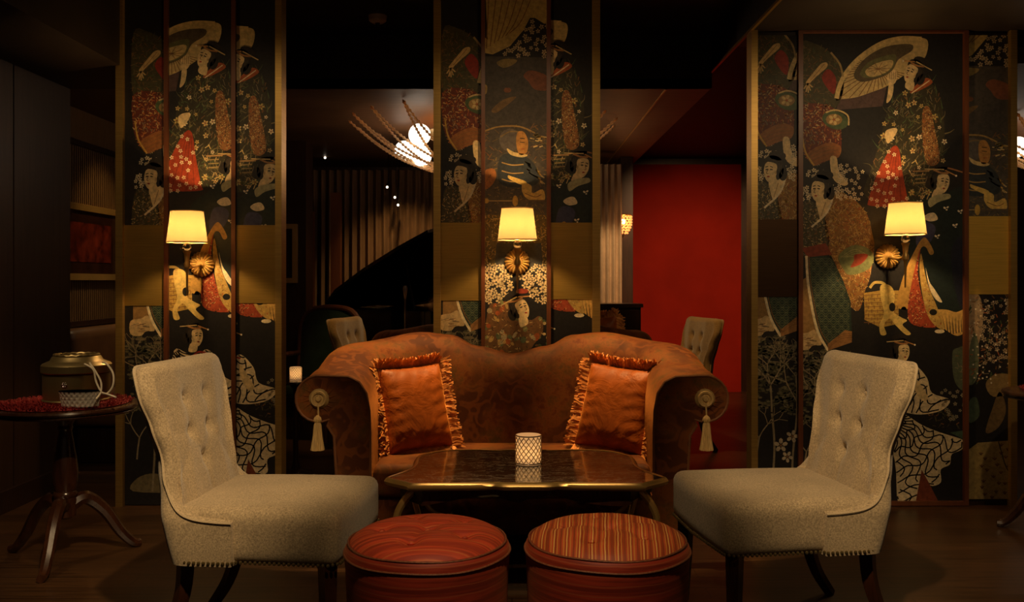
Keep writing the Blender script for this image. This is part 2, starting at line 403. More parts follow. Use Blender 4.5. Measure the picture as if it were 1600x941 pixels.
# ------------------------------------------------------------------ mesh helpers
class MB:
    def __init__(s):
        s.v = []; s.f = []
    def add(s, vs, fs):
        o = len(s.v); s.v += [tuple(p) for p in vs]; s.f += [tuple(i + o for i in f) for f in fs]
        return s
    def box(s, x0, x1, y0, y1, z0, z1):
        return s.add([(x0, y0, z0), (x1, y0, z0), (x1, y1, z0), (x0, y1, z0), (x0, y0, z1), (x1, y0, z1), (x1, y1, z1), (x0, y1, z1)],
                     [(3, 2, 1, 0), (4, 5, 6, 7), (0, 1, 5, 4), (1, 2, 6, 5), (2, 3, 7, 6), (3, 0, 4, 7)])
    def grid(s, nu, nv, fn, cu=False, cv=False):
        vs = [fn(i / (nu if cu else nu - 1), j / (nv if cv else nv - 1)) for j in range(nv) for i in range(nu)]
        fs = []
        for j in range(nv if cv else nv - 1):
            for i in range(nu if cu else nu - 1):
                a = j * nu + i; b = j * nu + (i + 1) % nu; c = ((j + 1) % nv) * nu + (i + 1) % nu; d = ((j + 1) % nv) * nu + i
                fs.append((a, b, c, d))
        return s.add(vs, fs)
    def lathe(s, prof, n=32, c=(0, 0, 0), flute=None):
        k = len(prof); vs = []
        for (r, z) in prof:
            for i in range(n):
                a = 2 * PI * i / n
                rr = r if not flute else r * (1 + flute[1] * math.cos(flute[0] * a))
                vs.append((c[0] + rr * math.cos(a), c[1] + rr * math.sin(a), c[2] + z))
        fs = [(j * n + i, j * n + (i + 1) % n, (j + 1) * n + (i + 1) % n, (j + 1) * n + i) for j in range(k - 1) for i in range(n)]
        if prof[0][0] > 1e-6: fs.append(tuple(reversed(range(n))))
        if prof[-1][0] > 1e-6: fs.append(tuple((k - 1) * n + i for i in range(n)))
        return s.add(vs, fs)
    def ball(s, c, r, n=10, m=6, sc=(1, 1, 1)):
        return s.lathe_at([(max(1e-7, math.sin(PI * j / m)) * r, -math.cos(PI * j / m) * r) for j in range(m + 1)], n, c, sc)
    def lathe_at(s, prof, n, c, sc):
        o = len(s.v); s.lathe(prof, n)
        for i in range(o, len(s.v)):
            p = s.v[i]; s.v[i] = (p[0] * sc[0] + c[0], p[1] * sc[1] + c[1], p[2] * sc[2] + c[2])
        return s
    def tube(s, path, rad, n=8, closed=False, flat=1.0):
        P = [Vector(p) for p in path]; k = len(P)
        rs = rad if isinstance(rad, (list, tuple)) else [rad] * k
        vs = []; up = None
        for i in range(k):
            t = (P[(i + 1) % k] - P[i - 1]) if closed else (P[min(i + 1, k - 1)] - P[max(i - 1, 0)])
            t = t.normalized() if t.length > 1e-9 else Vector((0, 0, 1))
            if up is None:
                up = Vector((0, 0, 1)) if abs(t.z) < 0.9 else Vector((1, 0, 0))
            sd = t.cross(up)
            if sd.length < 1e-6: sd = t.cross(Vector((0, 1, 0)))
            sd.normalize(); up = sd.cross(t).normalized()
            for j in range(n):
                a = 2 * PI * j / n
                vs.append(P[i] + sd * (math.cos(a) * rs[i]) + up * (math.sin(a) * rs[i] * flat))
        fs = []
        for i in range(k if closed else k - 1):
            for j in range(n):
                fs.append((i * n + j, i * n + (j + 1) % n, ((i + 1) % k) * n + (j + 1) % n, ((i + 1) % k) * n + j))
        if not closed:
            fs.append(tuple(reversed(range(n)))); fs.append(tuple((k - 1) * n + j for j in range(n)))
        return s.add(vs, fs)
    def prism(s, pts, z0, z1, axis='z'):
        n = len(pts)
        tri = tessellate_polygon([[Vector((p[0], p[1], 0)) for p in pts]])
        def m(p, z): return (p[0], p[1], z) if axis == 'z' else ((p[0], z, p[1]) if axis == 'y' else (z, p[0], p[1]))
        vs = [m(p, z0) for p in pts] + [m(p, z1) for p in pts]
        fs = [tuple(reversed(t)) for t in tri] + [tuple(i + n for i in t) for t in tri]
        fs += [(i, (i + 1) % n, n + (i + 1) % n, n + i) for i in range(n)]
        return s.add(vs, fs)
    def build(s, name, mat, parent=None, smooth=True, auto=None, loc=None):
        me = bpy.data.meshes.new(name)
        me.from_pydata(s.v, [], s.f)
        bm = bmesh.new(); bm.from_mesh(me)
        bmesh.ops.recalc_face_normals(bm, faces=bm.faces)
        if smooth:
            lim = R(auto if auto else 40)
            for f in bm.faces: f.smooth = True
            for e in bm.edges:
                if len(e.link_faces) == 2 and e.calc_face_angle(0) > lim: e.smooth = False
        bm.to_mesh(me); bm.free()
        me.materials.append(mat)
        o = bpy.data.objects.new(name, me)
        COL.objects.link(o)
        if parent: o.parent = parent
        if loc: o.location = loc
        return o

def rbox(sx, sy, sz, r, seg=4, cuts=0):
    bm = bmesh.new()
    bmesh.ops.create_cube(bm, size=1.0)
    bmesh.ops.scale(bm, vec=(sx, sy, sz), verts=bm.verts)
    bmesh.ops.bevel(bm, geom=bm.edges[:] , offset=r, segments=seg, affect='EDGES', profile=0.6)
    if cuts:
        bmesh.ops.subdivide_edges(bm, edges=[e for e in bm.edges if e.calc_length() > min(sx, sy, sz) * 0.3], cuts=cuts, use_grid_fill=True)
    mb = MB(); bm.verts.ensure_lookup_table()
    mb.add([v.co[:] for v in bm.verts], [tuple(v.index for v in f.verts) for f in bm.faces])
    bm.free()
    return mb

def smooth_path(pts, n=6, closed=False):
    k = len(pts); out = []
    P = [Vector(p) for p in pts]
    rng = range(k) if closed else range(k - 1)
    for i in rng:
        p0 = P[(i - 1) % k] if closed or i > 0 else P[i]
        p1 = P[i]; p2 = P[(i + 1) % k]
        p3 = P[(i + 2) % k] if closed or i + 2 < k else P[(i + 1) % k]
        for j in range(n):
            t = j / n
            out.append(0.5 * ((2 * p1) + (p2 - p0) * t + (2 * p0 - 5 * p1 + 4 * p2 - p3) * t * t + (3 * p1 - p0 - 3 * p2 + p3) * t ** 3))
    if not closed: out.append(P[-1])
    return out

def thing(name, label, cat, loc=(0, 0, 0), rotz=0.0, group=None):
    o = bpy.data.objects.new(name, None); COL.objects.link(o)
    o.empty_display_size = 0.1
    o.location = loc; o.rotation_euler = (0, 0, rotz)
    return tag(o, label, cat, group)

def tag(o, label, cat, group=None):
    o['label'] = label; o['category'] = cat
    if group: o['group'] = group
    return o

def struct(o, label=None):
    o['kind'] = 'structure'
    if label: o['label'] = label
    return o

def stuff(o, label=None):
    o['kind'] = 'stuff'
    if label: o['label'] = label
    return o

def copy_tree(o, parent=None):
    c = o.copy(); COL.objects.link(c); c.parent = parent
    for ch in list(o.children): copy_tree(ch, c)
    return c

def lerp(a, b, t): return a + (b - a) * t

def table_fn(tab, x):
    if x <= tab[0][0]: return tab[0][1]
    for (a, b) in zip(tab, tab[1:]):
        if x <= b[0]:
            t = (x - a[0]) / (b[0] - a[0]); t = t * t * (3 - 2 * t)
            return lerp(a[1], b[1], t)
    return tab[-1][1]

# ------------------------------------------------------------------ the setting
DW = 5.15                                   # plane of the printed panels
CEIL, LOW, SOF_R, SOF_L = 2.95, 2.59, 2.69, 2.49
YB = 6.18                                   # bulkhead between the two ceilings
YFAR = 10.5
def S(name, mat, *boxes, label=None, smooth=False):
    m = MB()
    for b in boxes: m.box(*b)
    return struct(m.build(name, mat, smooth=smooth), label)

S('floor', M['floor'], (-6.5, 8.0, -1.2, 11.5, -0.08, 0.0), label='dark glossy timber plank floor')
S('ceiling', M['ceiling'], (-2.21, 1.36, -1.2, YB, CEIL, CEIL + 0.1), label='dark plain ceiling over the seating group')
S('ceiling', M['gloss_ceiling'], (-6.5, 1.36, YB, YFAR, LOW, LOW + 0.06), label='lower glossy wood ceiling over the room behind')
S('ceiling', M['ceiling'], (1.36, 8.0, -1.2, DW + 0.35, SOF_R, SOF_R + 0.4), label='dropped dark soffit over the right panels')
S('ceiling', M['lacquer_red'], (1.36, 2.80, DW + 0.35, YFAR, SOF_R, SOF_R + 0.4), label='dark red corridor ceiling')
S('ceiling', M['gloss_ceiling'], (2.86, 8.0, DW + 0.35, YFAR, LOW, LOW + 0.5), label='lit wood ceiling beyond the right column')
S('ceiling', M['ceiling'], (-6.5, -2.21, -1.2, 5.76, SOF_L, SOF_L + 0.5), label='dropped dark soffit over the left wall')
S('wall_bulkhead', M['ceiling'], (-6.5, 1.36, YB, YB + 0.05, LOW, CEIL + 0.1))
S('wall_back', M['dark_wood'], (-6.5, 8.0, YFAR, YFAR + 0.1, 0, 2.8), label='dark back wall of the far room')
S('wall_red', M['red_wall'], (px(988, YFAR), px(1156, YFAR), YFAR - 0.06, YFAR, 0, pz(258, YFAR)), label='plain red wall at the end of the corridor')
S('wall_corridor', M['dark_wood'], (2.78, 2.88, DW + 0.35, YFAR, 0, 2.69))
S('wall_alcove', M['slat'], (-3.42, -3.32, 5.76, YFAR, 0, LOW))
S('wall_far_right', M['dark_wood'], (7.9, 8.0, -1.2, YFAR, 0, 2.7))
# trim lines along the ceiling steps
S('trim_1', M['brass_plate'], (1.345, 1.36, -1.2, YFAR - 0.1, SOF_R - 0.004, SOF_R + 0.012))
S('trim_2', M['brass_plate'], (1.05, 1.062, YB + 0.05, YFAR - 0.4, LOW - 0.006, LOW))
# left wall: stained panels with recessed joints
wl = S('wall_left', M['dark_wood'], (-2.98, -2.83, -1.2, 5.76, 0, SOF_L), (-3.45, -2.83, 5.60, 5.76, 0, 2.6), label='dark stained timber wall behind the side table')
for (a, b) in ((-1.2, 1.0), (1.012, 3.0), (3.012, 5.10), (5.112, 5.76)):
    MB().box(-2.84, -2.80, a, b, 0.12, SOF_L).build('panel', M['wall_wood'], wl, smooth=False)
S('baseboard_left', M['dark_wood'], (-2.80, -2.775, -1.2, 5.76, 0, 0.12))
# alcove wall: fluted strips above a rail
wa = bpy.data.objects['wall_alcove']
fl = MB()
y = 5.80
while y < 9.6:
    fl.box(-3.32, -3.30, y, y + 0.022, 0.97, 2.30); y += 0.034
stuff(fl.build('fluting', M['slat'], wa, smooth=False))
S('trim_3', M['dark_wood'], (-3.32, -3.27, 5.78, 9.6, 0.93, 0.97))
S('trim_4', M['dark_wood'], (-3.32, -3.27, 5.78, 9.6, 2.30, 2.34))
# pilasters of the far room
S('wall_pilaster', M['dark_wood'], (px(440, 8.5), px(478, 8.5), 8.5, 8.8, 0, LOW))
S('trim_5', M['red_wood'], (px(480, 9.2), px(489, 9.2), 9.2, 9.3, 0, pz(330, 9.2)))
S('trim_6', M['red_wood'], (px(515, 9.2), px(530, 9.2), 9.25, 9.35, 0, pz(300, 9.2)))
S('wall_pier', M['dark_wood'], (px(970, 9.6), px(989, 9.6), 9.6, YFAR, 0, LOW))

# ------------------------------------------------------------------ the printed wallpaper
# motifs are laid out in a flat drawing of the paper (1 unit = 3.627 mm); each panel shows its own cut of it
K = DW / F
CREAM = (0.46, 0.35, 0.17); PALE = (0.58, 0.50, 0.36); SKIN = (0.56, 0.43, 0.24); INK = (0.010, 0.009, 0.009)
RUST = (0.30, 0.075, 0.022); GOLDI = (0.40, 0.25, 0.055); OLIVE = (0.075, 0.070, 0.035); TEAL = (0.018, 0.034, 0.029)
NAVY = (0.016, 0.024, 0.040); BROWN = (0.16, 0.080, 0.030); RED = (0.26, 0.036, 0.013); SLATE = (0.045, 0.042, 0.045)
GREEN = (0.055, 0.085, 0.040); GREY = (0.16, 0.135, 0.10); WHITE = (0.62, 0.56, 0.46); GROUND = (0.013, 0.012, 0.013)

def tri_of(pts):
    return [tuple(pts[i] for i in t) for t in tessellate_polygon([[Vector((p[0], p[1], 0)) for p in pts]])]

def cr(pts, n=4):
    return [(p.x, p.y) for p in smooth_path([(a, b, 0) for a, b in pts], n, True)]

def inside(p, poly):
    x, y = p; r = False; j = len(poly) - 1
    for i in range(len(poly)):
        xi, yi = poly[i]; xj, yj = poly[j]
        if (yi > y) != (yj > y) and x < (xj - xi) * (y - yi) / (yj - yi) + xi: r = not r
        j = i
    return r

class Drawing:
    def __init__(s): s.t = []                       # (triangle, ink, layer)
    def fill(s, pts, c, l, round_=True):
        p = cr(pts) if round_ else pts
        for t in tri_of(p): s.t.append((t, c, l))
        return p
    def line(s, pts, wd, c, l, round_=True, taper=False):
        p = [(q.x, q.y) for q in smooth_path([(a, b, 0) for a, b in pts], 5)] if round_ and len(pts) > 2 else pts
        k = len(p); L = []; Rr = []
        for i in range(k):
            a = p[max(i - 1, 0)]; b = p[min(i + 1, k - 1)]
            dx, dy = b[0] - a[0], b[1] - a[1]; n = math.hypot(dx, dy) or 1
            h = wd / 2 * ((1 - 0.85 * i / (k - 1)) if taper else 1)
            L.append((p[i][0] - dy / n * h, p[i][1] + dx / n * h)); Rr.append((p[i][0] + dy / n * h, p[i][1] - dx / n * h))
        for i in range(k - 1):
            s.t.append(((L[i], L[i + 1], Rr[i + 1]), c, l)); s.t.append(((L[i], Rr[i + 1], Rr[i]), c, l))
    def disc(s, x, y, rx, ry, c, l, n=12, rot=0.0):
        cs, sn = math.cos(rot), math.sin(rot)
        p = [(x + rx * math.cos(2 * PI * i / n) * cs - ry * math.sin(2 * PI * i / n) * sn,
              y + rx * math.cos(2 * PI * i / n) * sn + ry * math.sin(2 * PI * i / n) * cs) for i in range(n)]
        for i in range(1, n - 1): s.t.append(((p[0], p[i], p[i + 1]), c, l))
    def flower(s, x, y, r, c, l, heart=GOLDI, rot=0.0):
        for k in range(5):
            a = rot + 2 * PI * k / 5
            s.disc(x + math.cos(a) * r * .62, y + math.sin(a) * r * .62, r * .42, r * .30, c, l, 6, a)
        s.disc(x, y, r * .20, r * .20, heart, l + 1, 5)
    def scatter(s, poly, n, fn, seed, gap=0.0):
        rnd = random.Random(seed); xs = [p[0] for p in poly]; ys = [p[1] for p in poly]
        got = []; tries = 0
        while len(got) < n and tries < n * 30:
            tries += 1
            p = (rnd.uniform(min(xs), max(xs)), rnd.uniform(min(ys), max(ys)))
            if not inside(p, poly): continue
            if gap and any(math.hypot(p[0] - q[0], p[1] - q[1]) < gap for q in got): continue
            got.append(p); fn(p[0], p[1], rnd)
    def strokes(s, poly, n, ln, wd, cols, l, seed, angs=None):
        def f(x, y, r):
            a = r.choice(angs) if angs else r.uniform(0, PI)
            q = ln * r.uniform(.6, 1.3); c = r.choice(cols)
            s.line([(x - math.cos(a) * q / 2, y - math.sin(a) * q / 2), (x + math.cos(a) * q / 2, y + math.sin(a) * q / 2)], wd, c, l, False)
        s.scatter(poly, n, f, seed)
    def blossoms(s, poly, n, r, l, seed, c=PALE, gap=4.2):
        s.scatter(poly, n, lambda x, y, q: s.flower(x, y, r * q.uniform(.8, 1.15), c, l, BROWN, q.uniform(0, 6)), seed, gap)
    def leaves(s, poly, n, ln, cols, l, seed):
        def f(x, y, r):
            a = r.uniform(-PI, 0); c = r.choice(cols); q = ln * r.uniform(.6, 1.3); b = r.uniform(-.5, .5)
            s.line([(x, y), (x + math.cos(a) * q * .5, y + math.sin(a) * q * .5), (x + math.cos(a + b) * q, y + math.sin(a + b) * q)], 2.0, c, l, True, True)
        s.scatter(poly, n, f, seed)

def head(d, x, y, h, tilt, side, l, bun=True, pins=True):
    """printed head: neck, egg shaped face, dressed hair, brows, eyes, nose and lips; side: -1 looks left, 1 right"""
    ct, st = math.cos(R(tilt)), math.sin(R(tilt)); k = h / 2
    def T(p): 
        u, v = p[0] * k * side, p[1] * k
        return (x + u * ct - v * st, y + u * st + v * ct)
    P = lambda *q: [T(p) for p in q]
    DK = (0.018, 0.014, 0.012)
    d.fill(P((-.45, .45), (.1, .7), (.05, 1.5), (-.75, 1.5)), SKIN, l)
    d.fill(P((-1.0, .35), (-1.05, -.5), (-.7, -1.15), (.0, -1.35), (.55, -1.1), (.62, -.55), (.1, -.5), (-.3, .0), (-.55, .75)), DK, l + 1)
    if bun:
        d.disc(*T((-.45, -1.35)), .75 * k, .42 * k, DK, l + 1, 14, R(tilt)); d.disc(*T((-1.05, .25)), .38 * k, .55 * k, DK, l + 1, 12, R(tilt))
    d.fill(P((-.42, -.62), (.1, -.82), (.52, -.62), (.64, -.1), (.60, .35), (.38, .82), (.10, .98), (-.22, .70), (-.48, .25)), SKIN, l + 2)
    d.fill(P((-.5, -.5), (-.1, -.72), (.5, -.78), (.3, -1.0), (-.4, -.95), (-.8, -.3), (-.62, .35), (-.44, .1)), DK, l + 3)
    for (q, r_) in (((-.12, -.30), (.12, -.38)), ((.30, -.36), (.54, -.28))): d.line([T(q), T(r_)], .075 * k, INK, l + 4, False)
    for (q, r_) in (((-.10, -.10), (.12, -.12)), ((.30, -.11), (.50, -.06))):
        d.line([T(q), T(r_)], .10 * k, INK, l + 4, False)
    d.line(P((.26, -.15), (.40, .22), (.24, .28)), .06 * k, BROWN, l + 4)
    d.disc(*T((.22, .52)), .13 * k, .075 * k, RED, l + 4, 8)
    d.disc(*T((-.38, .12)), .09 * k, .14 * k, (0.42, 0.29, 0.15), l + 4, 8)
    if pins:
        d.line(P((-1.7, -.95), (.0, -1.15)), .10 * k, CREAM, l + 5, False); d.line(P((.1, -1.1), (1.15, -.75)), .10 * k, (0.40, 0.20, 0.07), l + 5, False)
        d.line(P((-.9, -1.0), (-.2, -.82), (.45, -.9)), .16 * k, (0.33, 0.16, 0.06), l + 5); d.disc(*T((1.15, -.75)), .10 * k, .10 * k, WHITE, l + 6, 6)
        for q in range(4): d.line(P((-.9 + .25 * q, -1.2), (-.6 + .28 * q, -.85)), .035 * k, (0.09, 0.07, 0.055), l + 4, False)
    for q in range(4): d.line(P((-.95 + .1 * q, .3 - .1 * q), (-.8 + .16 * q, -.6 - .1 * q)), .03 * k, (0.07, 0.055, 0.045), l + 4, False)

A = Drawing()
def draw_a(d):
    # parasol
    d.fill([(1310, 154), (1385, 136), (1379, 166), (1307, 172)], (0.075, 0.045, 0.045), 1, False)
    par = d.fill([(1306, 156), (1310, 134), (1322, 110), (1345, 86), (1376, 66), (1408, 58), (1440, 59), (1450, 66), (1447, 86), (1437, 98), (1412, 118), (1385, 135), (1362, 144), (1338, 152), (1315, 155)], CREAM, 2)
    for k in range(26):
        a = 0.35 + k * 0.135
        x1, y1 = 1372 + math.cos(a) * 100, 106 + math.sin(a) * 62
        t = 1.0
        while t > .3 and not inside((1372 + (x1 - 1372) * t, 106 + (y1 - 106) * t), par): t -= .02
        d.line([(1372, 106), (1372 + (x1 - 1372) * t, 106 + (y1 - 106) * t)], 1.1, BROWN, 3, False)
    d.line([(1307, 154), (1312, 134), (1324, 111), (1346, 88), (1377, 68), (1408, 60), (1440, 61)], 7, (0.52, 0.40, 0.19), 4)
    d.fill([(1334, 116), (1352, 91), (1384, 73), (1422, 69), (1425, 79), (1404, 93), (1394, 110), (1376, 121), (1346, 128)], (0.085, 0.065, 0.04), 5)
    d.fill([(1344, 114), (1356, 98), (1380, 88), (1400, 86), (1394, 108), (1376, 119), (1352, 122)], (0.11, 0.11, 0.05), 6)
    d.fill([(1352, 111), (1369, 99), (1394, 94), (1392, 107), (1376, 117), (1359, 120)], CREAM, 7)
    for k in range(10):
        d.line([(1372, 108), (1372 + math.cos(k * .63) * 20, 107 + math.sin(k * .63) * 10)], .8, BROWN, 8, False)
    # lady under the parasol
    bod = d.fill([(1400, 150), (1420, 141), (1455, 130), (1472, 165), (1476, 215), (1472, 262), (1452, 300), (1420, 318), (1370, 318), (1350, 300), (1362, 262), (1376, 215), (1386, 175)], (0.030, 0.027, 0.016), 2)
    d.leaves(bod, 120, 15, [OLIVE, GREEN, (0.14, 0.12, 0.06)], 7, 17)
    d.strokes(bod, 300, 8, 1.0, [OLIVE, GREY, (0.10, 0.10, 0.05), BROWN, (0.18, 0.15, 0.08)], 6, 11, [-1.3, -1.0, -.7, 1.2, .8, 1.7])
    d.scatter(bod, 34, lambda x, y, r: d.flower(x, y, r.uniform(3, 5.4), r.choice([CREAM, PALE, (0.40, 0.31, 0.12)]), 9, RUST, r.uniform(0, 6)), 12, 8)
    slv = d.fill([(1442, 172), (1452, 168), (1460, 200), (1468, 251), (1448, 256), (1441, 210)], (0.20, 0.095, 0.035), 12)
    d.strokes(slv, 260, 2.4, .8, [CREAM, INK, RUST], 13, 13)
    red = d.fill([(1392, 232), (1404, 232), (1410, 270), (1418, 312), (1417, 322), (1362, 322), (1357, 312), (1372, 268)], RED, 12)
    for k in range(4): d.line([(1396 + k * 2.2, 236), (1372 + k * 12, 320)], 1.0, (0.14, 0.018, 0.01), 13, False)
    d.scatter(red, 26, lambda x, y, r: d.flower(x, y, 3.4, PALE, 14, RUST, r.uniform(0, 6)), 14, 8)
    head(d, 1424, 114, 33, 22, -1, 16)
    d.fill([(1428, 136), (1446, 122), (1457, 129), (1440, 140), (1422, 146)], RUST, 15)
    d.line([(1424, 146), (1452, 126)], 1.6, PALE, 16, False)
    d.fill([(1387, 117), (1399, 109), (1401, 123), (1396, 132), (1387, 131)], SKIN, 14)
    for k in range(4): d.line([(1390 + k * 3, 112), (1390 + k * 3, 124)], .7, BROWN, 15, False)
    d.fill([(1389, 131), (1396, 133), (1393, 153), (1385, 161), (1387, 146)], SKIN, 13)
    d.fill([(1383, 206), (1397, 200), (1402, 204), (1394, 218), (1386, 224)], SKIN, 15)
    # man climbing at upper left
    rb = d.fill([(1250, 72), (1272, 68), (1300, 84), (1316, 108), (1318, 140), (1306, 168), (1280, 176), (1250, 168)], (0.050, 0.045, 0.022), 2)
    d.strokes(rb, 220, 6, 1.0, [OLIVE, BROWN, GREEN, (0.13, 0.09, 0.04)], 3, 21)
    d.fill([(1284, 122), (1294, 108), (1306, 122), (1304, 146), (1296, 142)], (0.20, 0.022, 0.014), 5)
    d.fill([(1284, 99), (1292, 98), (1292, 105), (1281, 115), (1271, 124), (1264, 131), (1259, 129), (1268, 117), (1277, 106)], (0.45, 0.32, 0.15), 6)
    d.line([(1288, 100), (1278, 112), (1266, 126)], .7, BROWN, 7)
    for k in range(5): d.line([(1262, 130), (1256 + k * 3.4, 139 + 6 * math.sin(k * .9))], 1.9, (0.45, 0.32, 0.15), 6, False)
    d.line([(1298, 82), (1312, 100), (1317, 120)], 3, (0.30, 0.22, 0.10), 5)
    low = d.fill([(1250, 168), (1282, 162), (1308, 174), (1314, 205), (1312, 244), (1290, 252), (1271, 258), (1256, 238), (1250, 215)], (0.10, 0.022, 0.014), 4)
    d.strokes(low, 360, 4.5, 1.1, [RUST, CREAM, (0.22, 0.10, 0.04), GREY, (0.35, 0.12, 0.03)], 5, 22)
    d.disc(1305, 188, 21, 14, GREEN, 7, 16, .3); d.disc(1303, 187, 13, 9, (0.24, 0.15, 0.06), 8, 12)
    d.flower(1303, 187, 9, CREAM, 9, RUST); d.line([(1290, 176), (1306, 172), (1324, 180), (1326, 196)], 2.4, CREAM, 9)
    hem = d.fill([(1262, 240), (1290, 224), (1313, 228), (1310, 246), (1288, 252), (1271, 259)], (0.22, 0.085, 0.028), 6)
    for k in range(4): d.line([(1262 + k * 3, 244 + k * 4), (1290, 230 + k * 6), (1312, 231 + k * 4)], .9, BROWN, 7)
    d.line([(1253, 208), (1258, 236), (1272, 259)], 2.4, GOLDI, 8)
    d.fill([(1297, 247), (1307, 246), (1311, 268), (1325, 286), (1316, 290), (1301, 278)], SKIN, 8)
    # blossoms round the second man
    for (x0, y0, x1, y1, n, sd) in ((1310, 258, 1348, 312, 34, 31), (1262, 266, 1288, 276, 8, 32), (1254, 292, 1268, 312, 9, 33), (1294, 288, 1312, 312, 7, 34)):
        d.blossoms([(x0, y0), (x1, y0), (x1, y1), (x0, y1)], n, 3.4, 9, sd)
    km = d.fill([(1300, 302), (1330, 308), (1354, 334), (1363, 366), (1366, 386), (1360, 430), (1352, 454), (1341, 486), (1321, 468), (1304, 428), (1294, 388), (1289, 345)], (0.20, 0.10, 0.030), 3)
    d.strokes(km, 900, 4.5, .8, [GOLDI, CREAM, (0.06, 0.022, 0.010), (0.40, 0.28, 0.10), RUST], 4, 35)
    kl = d.fill([(1252, 322), (1275, 318), (1290, 345), (1294, 388), (1252, 398)], (0.045, 0.040, 0.022), 3)
    d.strokes(kl, 320, 4, .9, [OLIVE, GREY, BROWN, CREAM], 4, 36)
    d.fill([(1274, 300), (1292, 298), (1302, 300), (1300, 314), (1289, 336), (1281, 341), (1275, 316)], SKIN, 10)
    d.fill([(1290, 280), (1300, 284), (1302, 300), (1294, 302)], INK, 11)
    head(d, 1279, 297, 36, 4, -1, 12, True, False)
    d.line([(1302, 306), (1292, 332), (1268, 355)], 3.0, PALE, 12); d.line([(1283, 338), (1290, 316)], .8, BROWN, 13, False)
    d.fill([(1252, 388), (1290, 380), (1300, 398), (1262, 402)], (0.17, 0.035, 0.02), 5, False)
    # shell shaped fan
    d.fill([(1310, 400), (1330, 384), (1352, 386), (1365, 400), (1358, 420), (1328, 430), (1316, 418)], (0.13, 0.15, 0.065), 7)
    for k in range(4): d.line([(1314 + k * 3, 402), (1336 + k * 2, 390 + k * 3), (1360 - k * 3, 402)], .9, (0.25, 0.26, 0.12), 8)
    d.fill([(1336, 398), (1356, 398), (1346, 412), (1329, 418), (1334, 408)], RED, 9)
    # fretwork robe with pale border
    d.fill([(1250, 440), (1262, 432), (1276, 512), (1286, 536), (1250, 534)], (0.22, 0.13, 0.05), 3, False)
    tl = d.fill([(1263, 400), (1299, 400), (1318, 440), (1329, 471), (1331, 518), (1310, 530), (1293, 543), (1275, 509), (1264, 440)], TEAL, 4, False)
    def fret(x, y, r): pass
    for i in range(12):
        for j in range(18):
            x, y = 1262 + i * 6.2, 400 + j * 8.2
            d.line([(x - 3, y + 4), (x + 3, y + 4)], .7, (0.09, 0.11, 0.07), 5, False) if inside((x - 3, y + 4), tl) and inside((x + 3, y + 4), tl) else None
            a = .62 if (i + j) % 2 else -.62
            for q in (-1.6, 1.6):
                p0 = (x - math.cos(a) * 4, y - math.sin(a) * 5 + q); p1 = (x + math.cos(a) * 4, y + math.sin(a) * 5 + q)
                if inside(p0, tl) and inside(p1, tl): d.line([p0, p1], .8, (0.10, 0.12, 0.075), 5, False)
    d.line([(1260, 400), (1263, 446), (1276, 513), (1294, 548)], 4.0, PALE, 7); d.line([(1264, 400), (1267, 446), (1280, 511), (1296, 540)], 1.2, BROWN, 8)
    d.fill([(1331, 518), (1320, 516), (1293, 538), (1294, 548), (1331, 535)], (0.26, 0.13, 0.05), 8, False)
    for k in range(3): d.line([(1296 + k, 543 - k * 3), (1312, 530 - k * 3), (1331, 527 - k * 3)], .9, BROWN, 9)
    d.fill([(1246, 524), (1262, 520), (1274, 516), (1284, 538), (1270, 540), (1262, 547), (1246, 544)], (0.42, 0.31, 0.17), 6)
    d.strokes([(1248, 528), (1280, 526), (1276, 540), (1248, 542)], 16, 8, .8, [BROWN, GREY], 7, 48, [.1, -.2])
    # pines under the robe
    rnd = random.Random(41)
    for k in range(95):
        x, y = rnd.uniform(1246, 1335), rnd.uniform(548, 668)
        if 1300 < x and y < 560: continue
        for q in range(9):
            d.disc(x + rnd.uniform(-9, 9), y + rnd.uniform(-5, 4), 3.2, 1.8, rnd.choice([(0.05, 0.05, 0.03), (0.085, 0.08, 0.05), (0.12, 0.11, 0.075)]), 2 + q % 3, 7)
    def branch(x, y, a, ln, wd, n, r):
        x1, y1 = x + math.cos(a) * ln, y + math.sin(a) * ln
        d.line([(x, y), ((x + x1) / 2 + r.uniform(-1.5, 1.5), (y + y1) / 2), (x1, y1)], wd, (0.23, 0.19, 0.13), 6)
        if n:
            for da in ((-.55, .5) if n % 2 else (-.7, -.05, .6)): branch(x1, y1, a + da + r.uniform(-.2, .2), ln * r.uniform(.62, .82), wd * .7, n - 1, r)
    branch(1280, 668, -1.62, 44, 2.8, 4, random.Random(5)); branch(1316, 700, -1.5, 50, 2.8, 4, random.Random(6)); branch(1256, 740, -1.45, 34, 2.4, 3, random.Random(7))
    d.line([(1280, 666), (1284, 720), (1280, 790)], 3.2, (0.20, 0.165, 0.11), 6); d.line([(1316, 698), (1312, 750), (1316, 790)], 3.2, (0.20, 0.165, 0.11), 6)
    for (x, y) in ((1262, 552), (1290, 558), (1322, 575), (1256, 605)): d.disc(x, y, 9, 2.6, (0.17, 0.14, 0.09), 6, 10)
    for (x, y, r) in ((1294, 718, 11), (1312, 704, 10), (1304, 736, 9)): d.flower(x, y, r, (0.38, 0.32, 0.24), 7, BROWN, r)
    d.fill([(1250, 790), (1256, 770), (1284, 762), (1316, 774), (1330, 790)], (0.13, 0.105, 0.06), 5)
    # second lady
    bd = d.fill([(1430, 322), (1450, 306), (1476, 302), (1512, 298), (1520, 400), (1512, 484), (1478, 488), (1452, 472), (1440, 430), (1412, 384), (1402, 346)], (0.011, 0.018, 0.019), 2)
    d.fill([(1486, 392), (1512, 372), (1512, 482), (1496, 468)], (0.012, 0.014, 0.030), 3)
    d.fill([(1436, 352), (1452, 348), (1462, 358), (1452, 380), (1432, 384)], (0.032, 0.036, 0.095), 4)
    head(d, 1472, 285, 35, 8, 1, 10)
